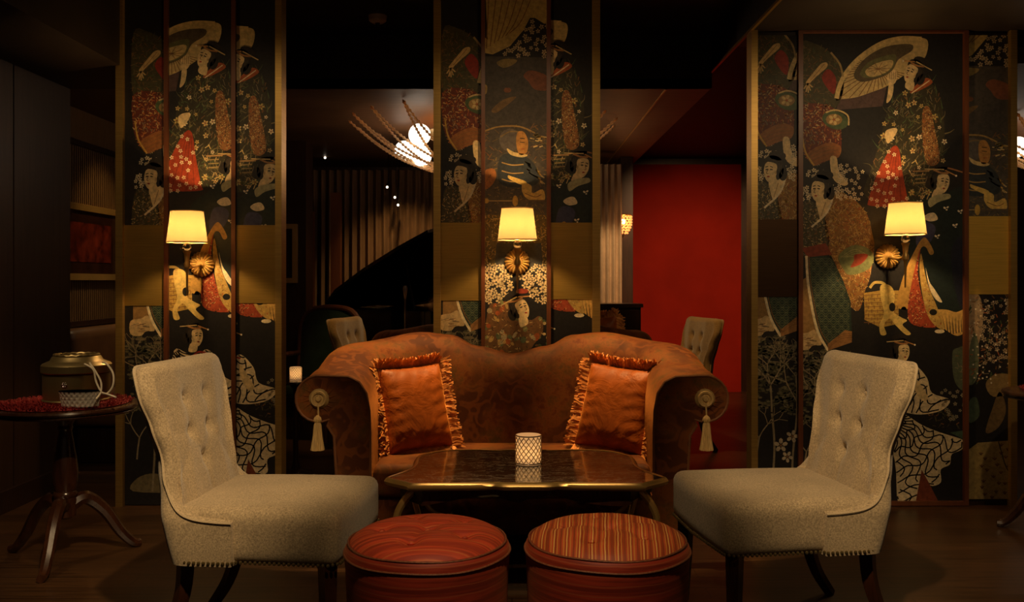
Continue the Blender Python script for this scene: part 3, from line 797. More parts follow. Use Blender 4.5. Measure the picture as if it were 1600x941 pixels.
    d.line([(1426, 268), (1452, 267)], 2.2, (0.33, 0.20, 0.09), 11, False); d.line([(1450, 266), (1476, 262), (1506, 270)], 2.2, (0.30, 0.13, 0.05), 11)
    for k in range(3): d.line([(1430, 274 + k * 6), (1446, 273 + k * 6)], 1.6, (0.30, 0.22, 0.10), 9, False)
    d.fill([(1450, 313), (1460, 306), (1476, 303), (1484, 304), (1484, 310), (1466, 316), (1453, 324)], (0.30, 0.28, 0.17), 18)
    d.fill([(1443, 340), (1450, 334), (1460, 333), (1465, 343), (1452, 346)], PALE, 7)
    for (x, y) in ((1436, 315), (1478, 325), (1464, 369), (1492, 352), (1500, 330)):
        d.disc(x - 2, y, 2.4, 1.7, WHITE, 7, 6, .6); d.disc(x + 2.5, y - 1, 2.2, 1.5, WHITE, 7, 6, -.6); d.disc(x + 1, y + 3, 1.6, 1.1, WHITE, 7, 6)
    d.strokes([(1420, 250), (1450, 250), (1450, 312), (1420, 318)], 24, 9, 1.3, [OLIVE, CREAM, GREEN], 6, 42, [-1.2, -.6, 1.1])
    # hanging robe and basket with the cat
    d.fill([(1442, 372), (1450, 376), (1459, 394), (1453, 398), (1446, 386), (1437, 392), (1425, 440), (1419, 482), (1401, 476), (1412, 430), (1430, 390)], (0.34, 0.20, 0.055), 8)
    rr = d.fill([(1438, 388), (1434, 430), (1446, 482), (1464, 510), (1428, 508), (1418, 488), (1426, 434)], (0.26, 0.045, 0.020), 9)
    d.strokes(gg if False else rr, 160, 3, .8, [CREAM, RUST, INK], 10, 43)
    gg = d.fill([(1439, 396), (1448, 440), (1464, 480), (1476, 514), (1460, 508), (1446, 484), (1437, 430)], (0.36, 0.24, 0.07), 11)
    d.disc(1458, 488, 6, 5, INK, 13); d.strokes(gg, 70, 3, .8, [BROWN, CREAM, RUST], 12, 47)
    d.fill([(1446, 418), (1452, 440), (1460, 452), (1472, 472), (1462, 468), (1452, 450)], PALE, 10)
    tlp = d.fill([(1460, 486), (1478, 484), (1494, 488), (1510, 484), (1510, 514), (1496, 525), (1478, 516), (1464, 504)], (0.46, 0.29, 0.09), 9)
    for k in range(9): d.line([(1472 + k * 4.4, 522 - abs(k - 4)), (1470 + k * 4.6, 506), (1467 + k * 5.2, 494)], 1.5, INK, 10, True, True)
    d.disc(1468, 518, 8, 3.2, PALE, 11, 10)
    bk = d.fill([(1350, 458), (1376, 454), (1404, 454), (1404, 506), (1376, 512), (1351, 500)], (0.34, 0.22, 0.055), 5, False)
    for j in range(8):
        d.line([(1350, 462 + j * 6), (1376, 460 + j * 6.4), (1404, 460 + j * 6)], 1.1, BROWN, 6)
        for i in range(6): d.line([(1353 + i * 9 + (j % 2) * 4, 460 + j * 6), (1353 + i * 9 + (j % 2) * 4, 465 + j * 6)], 1.2, BROWN, 6, False)
    d.line([(1359, 450), (1366, 442), (1378, 442), (1386, 448)], 4.2, (0.44, 0.33, 0.11), 8)
    d.fill([(1376, 446), (1390, 446), (1398, 460), (1396, 486), (1408, 496), (1417, 501), (1410, 508), (1423, 521), (1415, 523), (1399, 508), (1390, 498), (1381, 508), (1385, 522), (1376, 523), (1374, 507), (1381, 490), (1376, 464)], (0.50, 0.37, 0.12), 9)
    d.disc(1394, 480, 5, 7, INK, 10); d.disc(1412, 486, 5, 7, INK, 8)
    # third lady: white net patterned robe
    head(d, 1411, 550, 31, 2, 1, 9)
    net = []
    net.append(d.fill([(1376, 572), (1396, 576), (1412, 580), (1428, 570), (1448, 590), (1456, 614), (1484, 625), (1470, 642), (1434, 648), (1400, 640), (1374, 630)], (0.56, 0.46, 0.31), 6))
    net.append(d.fill([(1374, 640), (1410, 646), (1440, 664), (1469, 676), (1507, 689), (1502, 703), (1487, 710), (1484, 726), (1470, 734), (1470, 754), (1453, 759), (1440, 742), (1433, 788), (1404, 788), (1398, 720)], (0.54, 0.45, 0.30), 5))
    for ply, (ox, oy) in ((net[0], (1370, 560)), (net[1], (1392, 650))):
        for k in range(16):
            a = -0.5 + k * 0.16
            prev = None
            for q in range(30):
                rr_ = 6 + q * 5
                p = (ox + math.cos(a + .1 * math.sin(q * .7)) * rr_, oy + math.sin(a + .1 * math.sin(q * .7)) * rr_)
                if prev and inside(p, ply) and inside(prev, ply): d.line([prev, p], 2.1, INK, 8, False)
                prev = p
        for k in range(9):
            prev = None; rr_ = 22 + k * 16
            for q in range(40):
                a = -0.7 + q * 0.075
                p = (ox + math.cos(a) * (rr_ + 4 * math.sin(q * .9)), oy + math.sin(a) * (rr_ + 4 * math.sin(q * .9)))
                if prev and inside(p, ply) and inside(prev, ply): d.line([prev, p], 2.1, INK, 8, False)
                prev = p
    d.fill([(1440, 734), (1452, 756), (1467, 786), (1430, 788)], (0.14, 0.035, 0.016), 9, False)
    d.fill([(1426, 585), (1440, 604), (1450, 622), (1440, 626), (1428, 606)], (0.52, 0.40, 0.22), 9)
    d.line([(1404, 582), (1414, 574), (1428, 576)], 2.6, (0.26, 0.03, 0.02), 9)
    d.strokes([(1440, 640), (1490, 640), (1500, 672), (1450, 664)], 40, 6, 1.6, [OLIVE, (0.05, 0.04, 0.03), BROWN], 4, 44)
    d.fill([(1488, 552), (1496, 544), (1512, 546), (1512, 606), (1500, 608), (1490, 590)], (0.065, 0.080, 0.055), 4)
    d.strokes([(1488, 552), (1512, 546), (1512, 606), (1492, 600)], 22, 7, 1.2, [GREY, BROWN, GREEN], 5, 45)
    d.blossoms([(1470, 610), (1510, 610), (1510, 668), (1478, 664)], 20, 3.0, 6, 46, (0.25, 0.23, 0.17))
    d.fill([(1484, 676), (1512, 672), (1512, 690)], (0.05, 0.085, 0.06), 4, False)
draw_a(A)

B = Drawing()
def draw_b(d):
    d.fill([(757, -40), (762, 62), (752, 54), (752, 82), (770, 85), (797, 72), (818, 47), (828, 28), (836, 28), (850, 37), (862, 36), (862, -40)], (0.36, 0.26, 0.10), 2, False)
    for k in range(7): d.line([(766 + k * 13, -40), (762 + k * 9, 30), (760 + k * 6, 76 - k * 4)], 1.4, BROWN, 3)
    d.blossoms([(828, 32), (862, 40), (862, 88), (800, 88), (783, 84), (797, 75), (819, 50)], 34, 4.0, 4, 61, (0.34, 0.27, 0.18), 5)
    d.fill([(752, 88), (862, 90), (862, 330), (752, 330)], (0.050, 0.043, 0.040), 1, False)
    d.fill([(776, 98), (790, 92), (808, 94), (800, 102), (786, 106)], (0.19, 0.14, 0.055), 3)
    d.fill([(818, 118), (830, 110), (856, 120), (856, 140), (836, 140), (826, 128)], (0.15, 0.055, 0.03), 3)
    d.fill([(768, 172), (786, 156), (806, 151), (798, 160), (776, 176)], (0.13, 0.080, 0.035), 3)
    d.disc(793, 141, 6, 4, (0.15, 0.06, 0.03), 3); d.fill([(752, 132), (761, 134), (760, 146), (752, 148)], (0.26, 0.18, 0.07), 3)
    d.strokes([(755, 195), (860, 195), (860, 330), (755, 330)], 330, 8, 1.0, [OLIVE, BROWN, (0.12, 0.085, 0.035), SLATE], 3, 62, [-.4, .2, .7, -1.0])
    d.line([(757, 205), (780, 198), (812, 198), (836, 208)], 2.4, (0.26, 0.17, 0.06), 4)
    d.strokes([(828, 210), (856, 208), (856, 232), (828, 236)], 16, 9, 1.8, [CREAM, GOLDI, OLIVE], 4, 63, [-.3, .2])
    rob = d.fill([(757, 262), (776, 246), (794, 236), (826, 242), (846, 258), (857, 286), (857, 336), (757, 336)], (0.062, 0.054, 0.048), 4, False)
    d.strokes(rob, 260, 4, .9, [(0.16, 0.11, 0.04), (0.03, 0.03, 0.03), OLIVE, (0.22, 0.15, 0.05)], 5, 68)
    bd = d.fill([(780, 250), (792, 240), (820, 244), (838, 262), (840, 286), (820, 292), (792, 292), (778, 280)], (0.026, 0.032, 0.040), 6)
    for k in range(3): d.line([(784, 254 + k * 13), (800, 258 + k * 13), (818, 257 + k * 13)], 1.8, (0.30, 0.20, 0.07), 7)
    d.disc(797, 219, 17, 18, (0.090, 0.078, 0.075), 6, 18); d.fill([(808, 208), (818, 206), (825, 220), (823, 238), (812, 242), (807, 228)], (0.34, 0.17, 0.05), 8)
    d.line([(812, 216), (820, 217)], 1.2, INK, 9, False); d.line([(812, 222), (820, 223)], 1.0, INK, 9, False); d.line([(814, 233), (820, 233)], 1.0, RED, 9, False)
    d.line([(782, 214), (796, 206), (812, 206)], 2.0, (0.16, 0.11, 0.05), 7)
    d.fill([(792, 232), (804, 238), (824, 242), (816, 246), (798, 242)], CREAM, 8)
    d.fill([(757, 268), (772, 264), (775, 278), (766, 292), (757, 294)], (0.33, 0.13, 0.04), 5)
    d.fill([(794, 274), (800, 276), (822, 284), (818, 290), (796, 280)], (0.52, 0.36, 0.10), 9); d.fill([(817, 286), (830, 290), (832, 302), (848, 296), (850, 314), (826, 312), (816, 300)], (0.50, 0.34, 0.10), 8)
    d.line([(820, 302), (836, 308), (846, 304)], 1.2, BROWN, 10)
    d.strokes([(822, 250), (850, 275), (850, 290), (826, 270)], 14, 7, 2, [CREAM, GOLDI], 6, 64, [.6])
    d.line([(757, 314), (852, 314)], 3.0, (0.08, 0.06, 0.045), 9, False); d.line([(762, 314), (800, 314)], 1.0, CREAM, 10, False)
    d.disc(805, 314, 4.4, 8.5, GOLDI, 11); d.disc(760, 314, 4, 4, GOLDI, 11)
    br = [(755, 334), (858, 334), (858, 414), (755, 414)]
    d.fill(br, (0.10, 0.075, 0.028), 2, False)
    d.strokes(br, 520, 4, 1.1, [GOLDI, CREAM, (0.26, 0.18, 0.06), (0.05, 0.04, 0.02)], 4, 65)
    d.fill([(776, 380), (846, 380), (848, 424), (772, 424)], (0.040, 0.042, 0.046), 6, False)
    d.fill([(752, 414), (862, 414), (862, 580), (752, 580)], GROUND, 3, False)
    d.blossoms([(757, 416), (786, 414), (800, 426), (800, 470), (757, 472)], 36, 5.4, 8, 66, (0.52, 0.42, 0.26), 6.5)
    d.blossoms([(812, 422), (830, 416), (857, 414), (857, 474), (838, 474), (818, 446)], 32, 5.4, 8, 67, (0.52, 0.42, 0.26), 6.5)
    kb = d.fill([(762, 486), (780, 474), (800, 472), (826, 500), (844, 494), (848, 520), (830, 545), (818, 590), (758, 590)], (0.13, 0.065, 0.028), 10)
    for (sd, c) in ((71, (0.27, 0.07, 0.02)), (72, (0.17, 0.18, 0.075)), (73, (0.34, 0.22, 0.08)), (74, (0.30, 0.25, 0.16)), (75, (0.09, 0.11, 0.06))):
        d.scatter(kb, 11, lambda x, y, r: d.disc(x, y, r.uniform(3, 7), r.uniform(2, 5), c, 11 + sd % 5, 8, r.uniform(0, 3)), sd)
    d.strokes(kb, 260, 4, .8, [INK, CREAM, BROWN], 17, 76)
    head(d, 815, 482, 34, -22, 1, 20)
    d.disc(816, 455, 10, 4, (0.22, 0.035, 0.02), 28)
    d.scatter([(838, 500), (860, 500), (860, 585), (838, 585)], 16, lambda x, y, r: d.disc(x, y, r.uniform(2, 4), r.uniform(2, 3), r.choice([CREAM, GREY, BROWN, GREEN]), 9, 7), 77)
    d.strokes([(845, 500), (866, 500), (866, 520), (845, 520)], 6, 9, 1.2, [WHITE], 9, 78, [0.1, -.4])
draw_b(B)

C = Drawing()
def draw_c(d):      # lower cut of the far right strip
    a = [(1508, 462), (1584, 462), (1584, 600), (1508, 600)]
    d.fill([(1510, 466), (1530, 462), (1536, 500), (1528, 540), (1510, 560)], (0.34, 0.24, 0.15), 2)
    d.fill([(1512, 560), (1522, 520), (1530, 545), (1526, 592), (1512, 600)], (0.11, 0.13, 0.085), 3)
    d.strokes(a, 140, 7, 1.5, [GREY, GREEN, BROWN, (0.30, 0.10, 0.04)], 4, 81)
    d.blossoms([(1528, 470), (1580, 466), (1580, 560), (1535, 570)], 46, 3.8, 6, 82, (0.36, 0.29, 0.20), 6)
    d.scatter(a, 60, lambda x, y, r: d.disc(x, y, 1.5, 1.5, WHITE, 8, 6), 83, 5)
    d.fill([(1540, 600), (1556, 585), (1584, 588), (1584, 612), (1552, 620)], (0.22, 0.15, 0.065), 5)
    d.fill([(1514, 628), (1526, 622), (1530, 650), (1514, 660)], (0.05, 0.075, 0.055), 4)
    d.fill([(1550, 640), (1562, 612), (1572, 640), (1560, 668), (1540, 676)], (0.13, 0.085, 0.04), 5)
    p = d.fill([(1512, 704), (1528, 692), (1584, 688), (1584, 782), (1512, 782)], (0.25, 0.19, 0.085), 4, False)
    d.fill([(1512, 706), (1528, 694), (1536, 710), (1530, 782), (1512, 782)], (0.27, 0.20, 0.08), 5, False)
    def sprig(x, y, r):
        for k in (-.9, -1.57, -2.2): d.line([(x, y), (x + math.cos(k) * 5, y + math.sin(k) * 5)], 1.5, (0.10, 0.045, 0.025), 6, False)
    d.scatter([(1532, 700), (1584, 694), (1584, 780), (1532, 780)], 26, sprig, 84, 9)
    d.line([(1560, 690), (1572, 730), (1584, 745)], 1.4, INK, 6)
draw_c(C)

def clip(tri, x0, x1, y0, y1):
    p = list(tri)
    for ax, lim, sg in ((0, x0, 1), (0, x1, -1), (1, y0, 1), (1, y1, -1)):
        q = []
        for i in range(len(p)):
            a, b = p[i - 1], p[i]
            da, db = (a[ax] - lim) * sg, (b[ax] - lim) * sg
            if (da >= 0) != (db >= 0):
                t = da / (da - db); q.append((a[0] + (b[0] - a[0]) * t, a[1] + (b[1] - a[1]) * t))
            if db >= 0: q.append(b)
        p = q
        if len(p) < 3: return None
    return p

def build_print(name, rect, cuts, parent, plane):
    """cuts: (drawing, dx, dy); rect in drawing units of the panel plane"""
    x0, x1, y0, y1 = rect
    vs = []; fs = []; cs = []
    def put(poly, c, l):
        o = len(vs)
        for (a, b) in poly: vs.append(((a - CXP) * K, plane - 0.0002 - l * 0.00010, EYE - (b - CYP) * K))
        f = list(range(o, o + len(poly)))
        ar = sum(poly[i - 1][0] * poly[i][1] - poly[i][0] * poly[i - 1][1] for i in range(len(poly)))
        if ar > 0: f.reverse()
        fs.append(tuple(f)); cs.append(c)
    put([(x0, y0), (x1, y0), (x1, y1), (x0, y1)], GROUND, 0)
    for (d, dx, dy) in cuts:
        for (t, c, l) in d.t:
            t2 = [(a + dx, b + dy) for a, b in t]
            if max(p[0] for p in t2) < x0 or min(p[0] for p in t2) > x1 or max(p[1] for p in t2) < y0 or min(p[1] for p in t2) > y1: continue
            q = clip(t2, x0, x1, y0, y1)
            if q: put(q, c, l)
    me = bpy.data.meshes.new(name); me.from_pydata(vs, [], fs)
    at = me.color_attributes.new('ink', 'FLOAT_COLOR', 'CORNER')
    buf = []
    for f, c in zip(fs, cs): buf += [c[0], c[1], c[2], 1.0] * len(f)
    at.data.foreach_set('color', buf)
    me.materials.append(M['print'])
    o = bpy.data.objects.new(name, me); COL.objects.link(o); o.parent = parent
    return o

def zx(x): return (x - CXP) * K
def zz(y): return EYE - (y - CYP) * K

def column(label, x0, x1, top, strips, inner, panels, plates):
    """a pier clad in printed panels, plates, timber battens and brass edge strips"""
    t = thing('printed_column', label, 'column', (0, 0, 0), 0, 'columns clad in printed panels')
    MB().box(zx(x0) + .01, zx(x1) - .01, DW + 0.012, DW + 0.07, 0, top).build('core', M['dark_wood'], t, smooth=False)
    for (a, b) in strips:
        MB().box(zx(a), zx(b), DW - 0.03, DW + 0.075, 0.0, top).build('edge_strip', M['brass'], t, smooth=False)
    for pts in inner:
        MB().box(zx(pts[0]), zx(pts[1]), DW - 0.022, DW + 0.013, max(0.004, zz(pts[3])), min(top, zz(pts[2]))).build('batten', M['red_wood'], t, smooth=False)
    for (rect, cuts) in panels:
        rect = (rect[0], rect[1], max(rect[2], CYP - (top - EYE) / K), min(rect[3], CYP + (EYE - 0.004) / K))
        bp = MB().box(zx(rect[0]), zx(rect[1]), DW, DW + 0.013, zz(rect[3]), zz(rect[2])).build('panel', M['black'], t, smooth=False)
        build_print('wallpaper', rect, cuts, bp, DW)
    for (a, b, c, d, mt) in plates:
        MB().box(zx(a), zx(b), DW - 0.004, DW + 0.013, zz(d), zz(c)).build('metal_plate', M[mt], t, smooth=False)
    return t

column('brass edged column with printed ladies and two brass plates, behind the left beige chair', 185, 441, CEIL - .002,
       [(184, 195), (432, 442)], [(258, 264.5, -60, 792), (363, 369.5, -60, 792)],
       [((195, 258, -60, 352), [(A, -1042, -19)]), ((195, 258, 478, 792), [(A, -1042, -22)]),
        ((264.5, 363, -60, 792), [(A, -1104, -24)]),
        ((369.5, 432, -60, 352), [(A, -1052, -16)]), ((369.5, 432, 474, 792), [(A, -1052, -16)])],
       [(195, 258, 352, 478, 'brass_plate'), (369.5, 432, 352, 474, 'brass_plate')])
column('brass edged column with gold blossom print rising behind the middle of the sofa', 679, 936, CEIL - .002,
       [(678, 689), (925, 937)], [(752, 758, -60, 792), (854, 860.5, -60, 792)],
       [((689, 752, -60, 348), [(A, -558, -24)]), ((689, 752, 470, 792), [(A, -558, -30)]),
        ((758, 854, -60, 792), [(B, 0, 0), (A, -660, 60)] if False else [(B, 0, 0)]),
        ((860.5, 925, -60, 348), [(A, -563, -25)]), ((860.5, 925, 468, 792), [(A, -563, -25)])],
       [(689, 752, 348, 470, 'brass_plate'), (860.5, 925, 348, 468, 'brass_plate')])
column('wide column with red framed parasol print, behind the right beige chair', 1173, 1584, SOF_R - .002,
       [(1172, 1182), (1575, 1585)], [(1246, 1253, 46, 789), (1504, 1511, 46, 789), (1253, 1504, 46, 52.5), (1253, 1504, 782.5, 789)],
       [((1182, 1246, 55, 343), [(A, -74, -30)]), ((1182, 1246, 464, 789), [(A, -74, -22)]),
        ((1253, 1504, 52.5, 782.5), [(A, 0, 0)]),
        ((1511, 1575, 55, 338), [(B, 722, 14)]), ((1511, 1575, 460, 780), [(C, 0, 0)])],
       [(1182, 1246, 343, 464, 'dark_plate'), (1511, 1575, 338, 460, 'bright_plate')])

# ------------------------------------------------------------------ sofa
def sofa_parts(t):
    # plan of the inner face: left arm front -> back -> right arm front (local y: 0 at the arm fronts, + to the back)
    plan = [(-0.640, 0.0), (-0.640, 0.12), (-0.640, 0.24), (-0.640, 0.36), (-0.625, 0.46), (-0.575, 0.54), (-0.49, 0.585), (-0.38, 0.60), (-0.25, 0.605), (-0.12, 0.607), (0, 0.607)]
    plan = plan + [(-x, y) for x, y in reversed(plan[:-1])]
    pp = smooth_path([(x, y, 0) for x, y in plan], 4)
    L = [0.0]
    for a, b in zip(pp, pp[1:]): L.append(L[-1] + (b - a).length)
    tot = L[-1]
    prof_h = [(0, 0.845), (0.10, 0.875), (0.22, 0.955), (0.30, 1.0), (0.36, 0.985), (0.42, 0.925), (0.5, 0.885)]
    def sec(i):
        s = L[i] / tot; q = min(s, 1 - s)
        h = table_fn(prof_h, q)
        c = table_fn([(0, 0.232), (0.18, 0.215), (0.30, 0.16), (0.5, 0.15)], q)
        rr = table_fn([(0, 0.105), (0.18, 0.098), (0.30, 0.075), (0.5, 0.070)], q)
        wd = table_fn([(0, 0.165), (0.25, 0.15), (0.5, 0.14)], q)
        a = [(0, 0.12), (0, 0.30), (0, h - 0.26), (0.004, h - 0.16), (0.018, h - 0.08), (0.05, h - 0.03), (0.10, h - 0.006)]
        zc = h - rr
        for k in range(0, 13):
            an = R(100 - k * 18)
            a.append((c + rr * math.cos(an), zc + rr * math.sin(an)))
        a += [(wd + 0.03, zc - rr * 1.15), (wd, zc - rr * 1.6), (wd - 0.01, 0.40), (wd - 0.01, 0.12)]
        return a
    rows = []
    for i, p in enumerate(pp):
        tdir = (pp[min(i + 1, len(pp) - 1)] - pp[max(i - 1, 0)]).normalized()
        n = Vector((-tdir.y, tdir.x, 0))
        rows.append([(p.x + n.x * u, p.y + n.y * u, z) for u, z in sec(i)])
    k = len(rows[0]); m = MB()
    vs = [q for r in rows for q in r]
    fs = [(i * k + j, i * k + (j + 1) % k, (i + 1) * k + (j + 1) % k, (i + 1) * k + j) for i in range(len(rows) - 1) for j in range(k)]
    m.add(vs, fs)
    m.build('upholstered_back', M['damask'], t, auto=70)
    # arm fronts: flat scroll shaped facing with welt, rosette and tassel
    for sg, row in ((-1, rows[0]), (1, rows[-1])):
        pts = [(q[0], q[2]) for q in row]
        cx = sum(p[0] for p in pts) / len(pts)
        fr = MB().prism(pts, -0.012, 0.004, 'y').build('arm_facing', M['damask'], t, auto=30)
        MB().tube([(q[0], -0.012, q[2]) for q in row], 0.006, 6, True).build('welt', M['sofa_welt'], fr)
        c0 = (sg * 0.872, 0.740)
        ro = MB()
        prof = [(0.0, 0.022), (0.010, 0.021), (0.014, 0.013), (0.022, 0.012), (0.026, 0.019), (0.034, 0.020), (0.038, 0.010), (0.044, 0.006), (0.046, 0.0)]
        for (r, z) in prof: pass
        n = 28
        ro.add([(c0[0] + max(r, 1e-5) * math.cos(2 * PI * i / n), -0.012 - z, c0[1] + max(r, 1e-5) * math.sin(2 * PI * i / n)) for (r, z) in prof for i in range(n)],
               [(j * n + i, j * n + (i + 1) % n, (j + 1) * n + (i + 1) % n, (j + 1) * n + i) for j in range(len(prof) - 1) for i in range(n)])
        ro = ro.build('rosette', M['tassel'], t)
        ts = MB()
        ts.tube([(c0[0], -0.034, c0[1] - 0.02), (c0[0] + .002, -0.036, c0[1] - 0.075)], 0.004, 6)
        ts.lathe([(0.004, 0.0), (0.014, -0.010), (0.018, -0.022), (0.012, -0.034), (0.015, -0.040), (0.016, -0.044), (0.020, -0.09), (0.029, -0.150), (0.030, -0.156), (0.0, -0.154)], 40, (c0[0], -0.044, c0[1] - 0.070), (20, 0.05))
        ts.build('tassel', M['tassel'], ro)
        # pleats gathered round the rosette
        pl = MB()
        for q in range(16):
            a = 2 * PI * q / 16 + .1
            r1 = 0.092 if math.sin(a) > -.5 else 0.085
            pl.tube([(c0[0] + math.cos(a) * 0.046, -0.0125, c0[1] + math.sin(a) * 0.046), (c0[0] + math.cos(a + .12) * r1, -0.011, c0[1] + math.sin(a + .12) * r1)], [0.0045, 0.001], 5)
        stuff(pl.build('pleats', M['damask'], t))
    # seat
    def seat(u, v):
        x = lerp(-0.632, 0.632, u); y = lerp(-0.02, 0.60, v)
        return (x, y, 0.435 + 0.025 * (1 - abs(2 * u - 1) ** 6) * (1 - abs(2 * v - 1) ** 4))
    sm = rbox(1.27, 0.60, 0.15, 0.045, 4, 0)
    sm.v = [(x, y + 0.285, z + 0.365) for x, y, z in sm.v]
    sm.build('seat_cushion', M['damask'], t, auto=60)
    rb = rbox(1.30, 0.56, 0.19, 0.02, 2); rb.v = [(x, y + 0.30, z + 0.205) for x, y, z in rb.v]
    rb.build('front_rail', M['damask'], t)
    for sx in (-1, 1):
        for (y, oy) in ((0.06, -0.03), (0.66, 0.05)):
            x = sx * 0.70
            MB().tube(smooth_path([(x, y, 0.13), (x + sx * .006, y + oy * .2, 0.09), (x + sx * .022, y + oy * .6, 0.04), (x + sx * .045, y + oy, 0.0)], 4), [0.03 - 0.014 * i / 12 for i in range(13)], 8).build('leg', M['leg'], t)

sofa = thing('sofa', 'rust damask scroll-arm sofa with gold tassels on its arm fronts, behind the marble table', 'sofa', (0.0, 4.12, 0), 0, 'damask sofas')
sofa_parts(sofa)
sofa2 = copy_tree(sofa)
sofa2['label'] = 'second damask sofa standing back to back behind the tasselled one'
sofa2.location = (0.0, 6.52, 0); sofa2.rotation_euler = (0, 0, PI)

# ------------------------------------------------------------------ cushions
def cushion(label, cat, loc, yaw, lean, w_, h_, mat, fringe=None, roll=0.0, group=None, thick=0.075, seed=1):
    t = thing('throw_cushion', label, cat, loc, 0, group)
    t.rotation_euler = Matrix.Rotation(yaw, 3, 'Z').to_4x4().to_3x3().to_euler()
    mtx = Matrix.Rotation(yaw, 3, 'Z') @ Matrix.Rotation(-lean, 3, 'X') @ Matrix.Rotation(roll, 3, 'Y')
    t.rotation_euler = mtx.to_euler()
    rnd = random.Random(seed)
    def edge(u, v):     # pinched pillow outline
        k = 1 - 0.07 * (1 - v * v) if abs(u) > abs(v) else 1
        return (w_ / 2 * u * (1 - 0.06 * (1 - v * v)), h_ / 2 * v * (1 - 0.06 * (1 - u * u)))
    m = MB()
    for sg in (-1, 1):
        def fn(a, b, sg=sg):
            u, v = 2 * a - 1, 2 * b - 1
            x, z = edge(u, v)
            y = sg * thick * (max(0, 1 - u ** 4) * max(0, 1 - v ** 4)) ** 0.55
            wr = 0.0035 * math.sin(22 * v + 9 * u + 3 * math.sin(5 * u)) * (abs(u) ** 1.2) + 0.003 * math.sin(17 * u - 8 * v) * (abs(v) ** 1.5)
            return (x, y + sg * wr * (1 - u ** 8) * (1 - v ** 8), z + h_ / 2)
        m.grid(30, 30, fn)
    m.build('cover', M[mat], t, auto=80)
    if fringe:
        f = MB(); n = 520
        for ring in range(3):
            for i in range(n):
                q = 4 * (i + rnd.random() * .6) / n; sd = int(q) % 4; a = 2 * (q % 1) - 1
                u, v = ((a, 1), (1, -a), (-a, -1), (-1, a))[sd]
                x, z = edge(u, v); z += h_ / 2
                nx, nz_ = ((0, 1), (1, 0), (0, -1), (-1, 0))[sd]
                ln = rnd.uniform(0.034, 0.066); ox = rnd.uniform(-.35, .35); oy = rnd.uniform(-.9, .5)
                tx, tz = -nz_, nx
                wd = 0.0055
                p0 = Vector((x - nx * .006, 0, z - nz_ * .006)); dr = Vector((nx + tx * ox, oy, nz_ + tz * ox)).normalized()
                p1 = p0 + dr * ln * .55 + Vector((0, -.004, 0)); p2 = p0 + dr * ln + Vector((tx * ox * .02, oy * .014, tz * ox * .02 - .004))
                tv = Vector((tx, rnd.uniform(-.6, .6), tz)).normalized() * wd
                o = len(f.v)
                f.add([p0 - tv, p0 + tv, p1 + tv * 1.2, p1 - tv * 1.2, p2 + tv * .5, p2 - tv * .5], [(0, 1, 2, 3), (3, 2, 4, 5)])
        me = f.build('fringe', M[fringe], t); stuff(me)
    return t

SEAT_Z = 0.452
cushion('burnt orange velvet cushion with ruffled fringe against the left sofa arm', 'cushion', (-0.440, 4.44, SEAT_Z - .010), R(30), R(16), 0.345, 0.43, 'orange', 'fringe', R(-3), 'fringed orange cushions on the sofa', 0.08, 3)
cushion('burnt orange velvet cushion with ruffled fringe against the right sofa arm', 'cushion', (0.465, 4.44, SEAT_Z - .010), R(-26), R(16), 0.355, 0.43, 'orange', 'fringe', R(6), 'fringed orange cushions on the sofa', 0.08, 4)

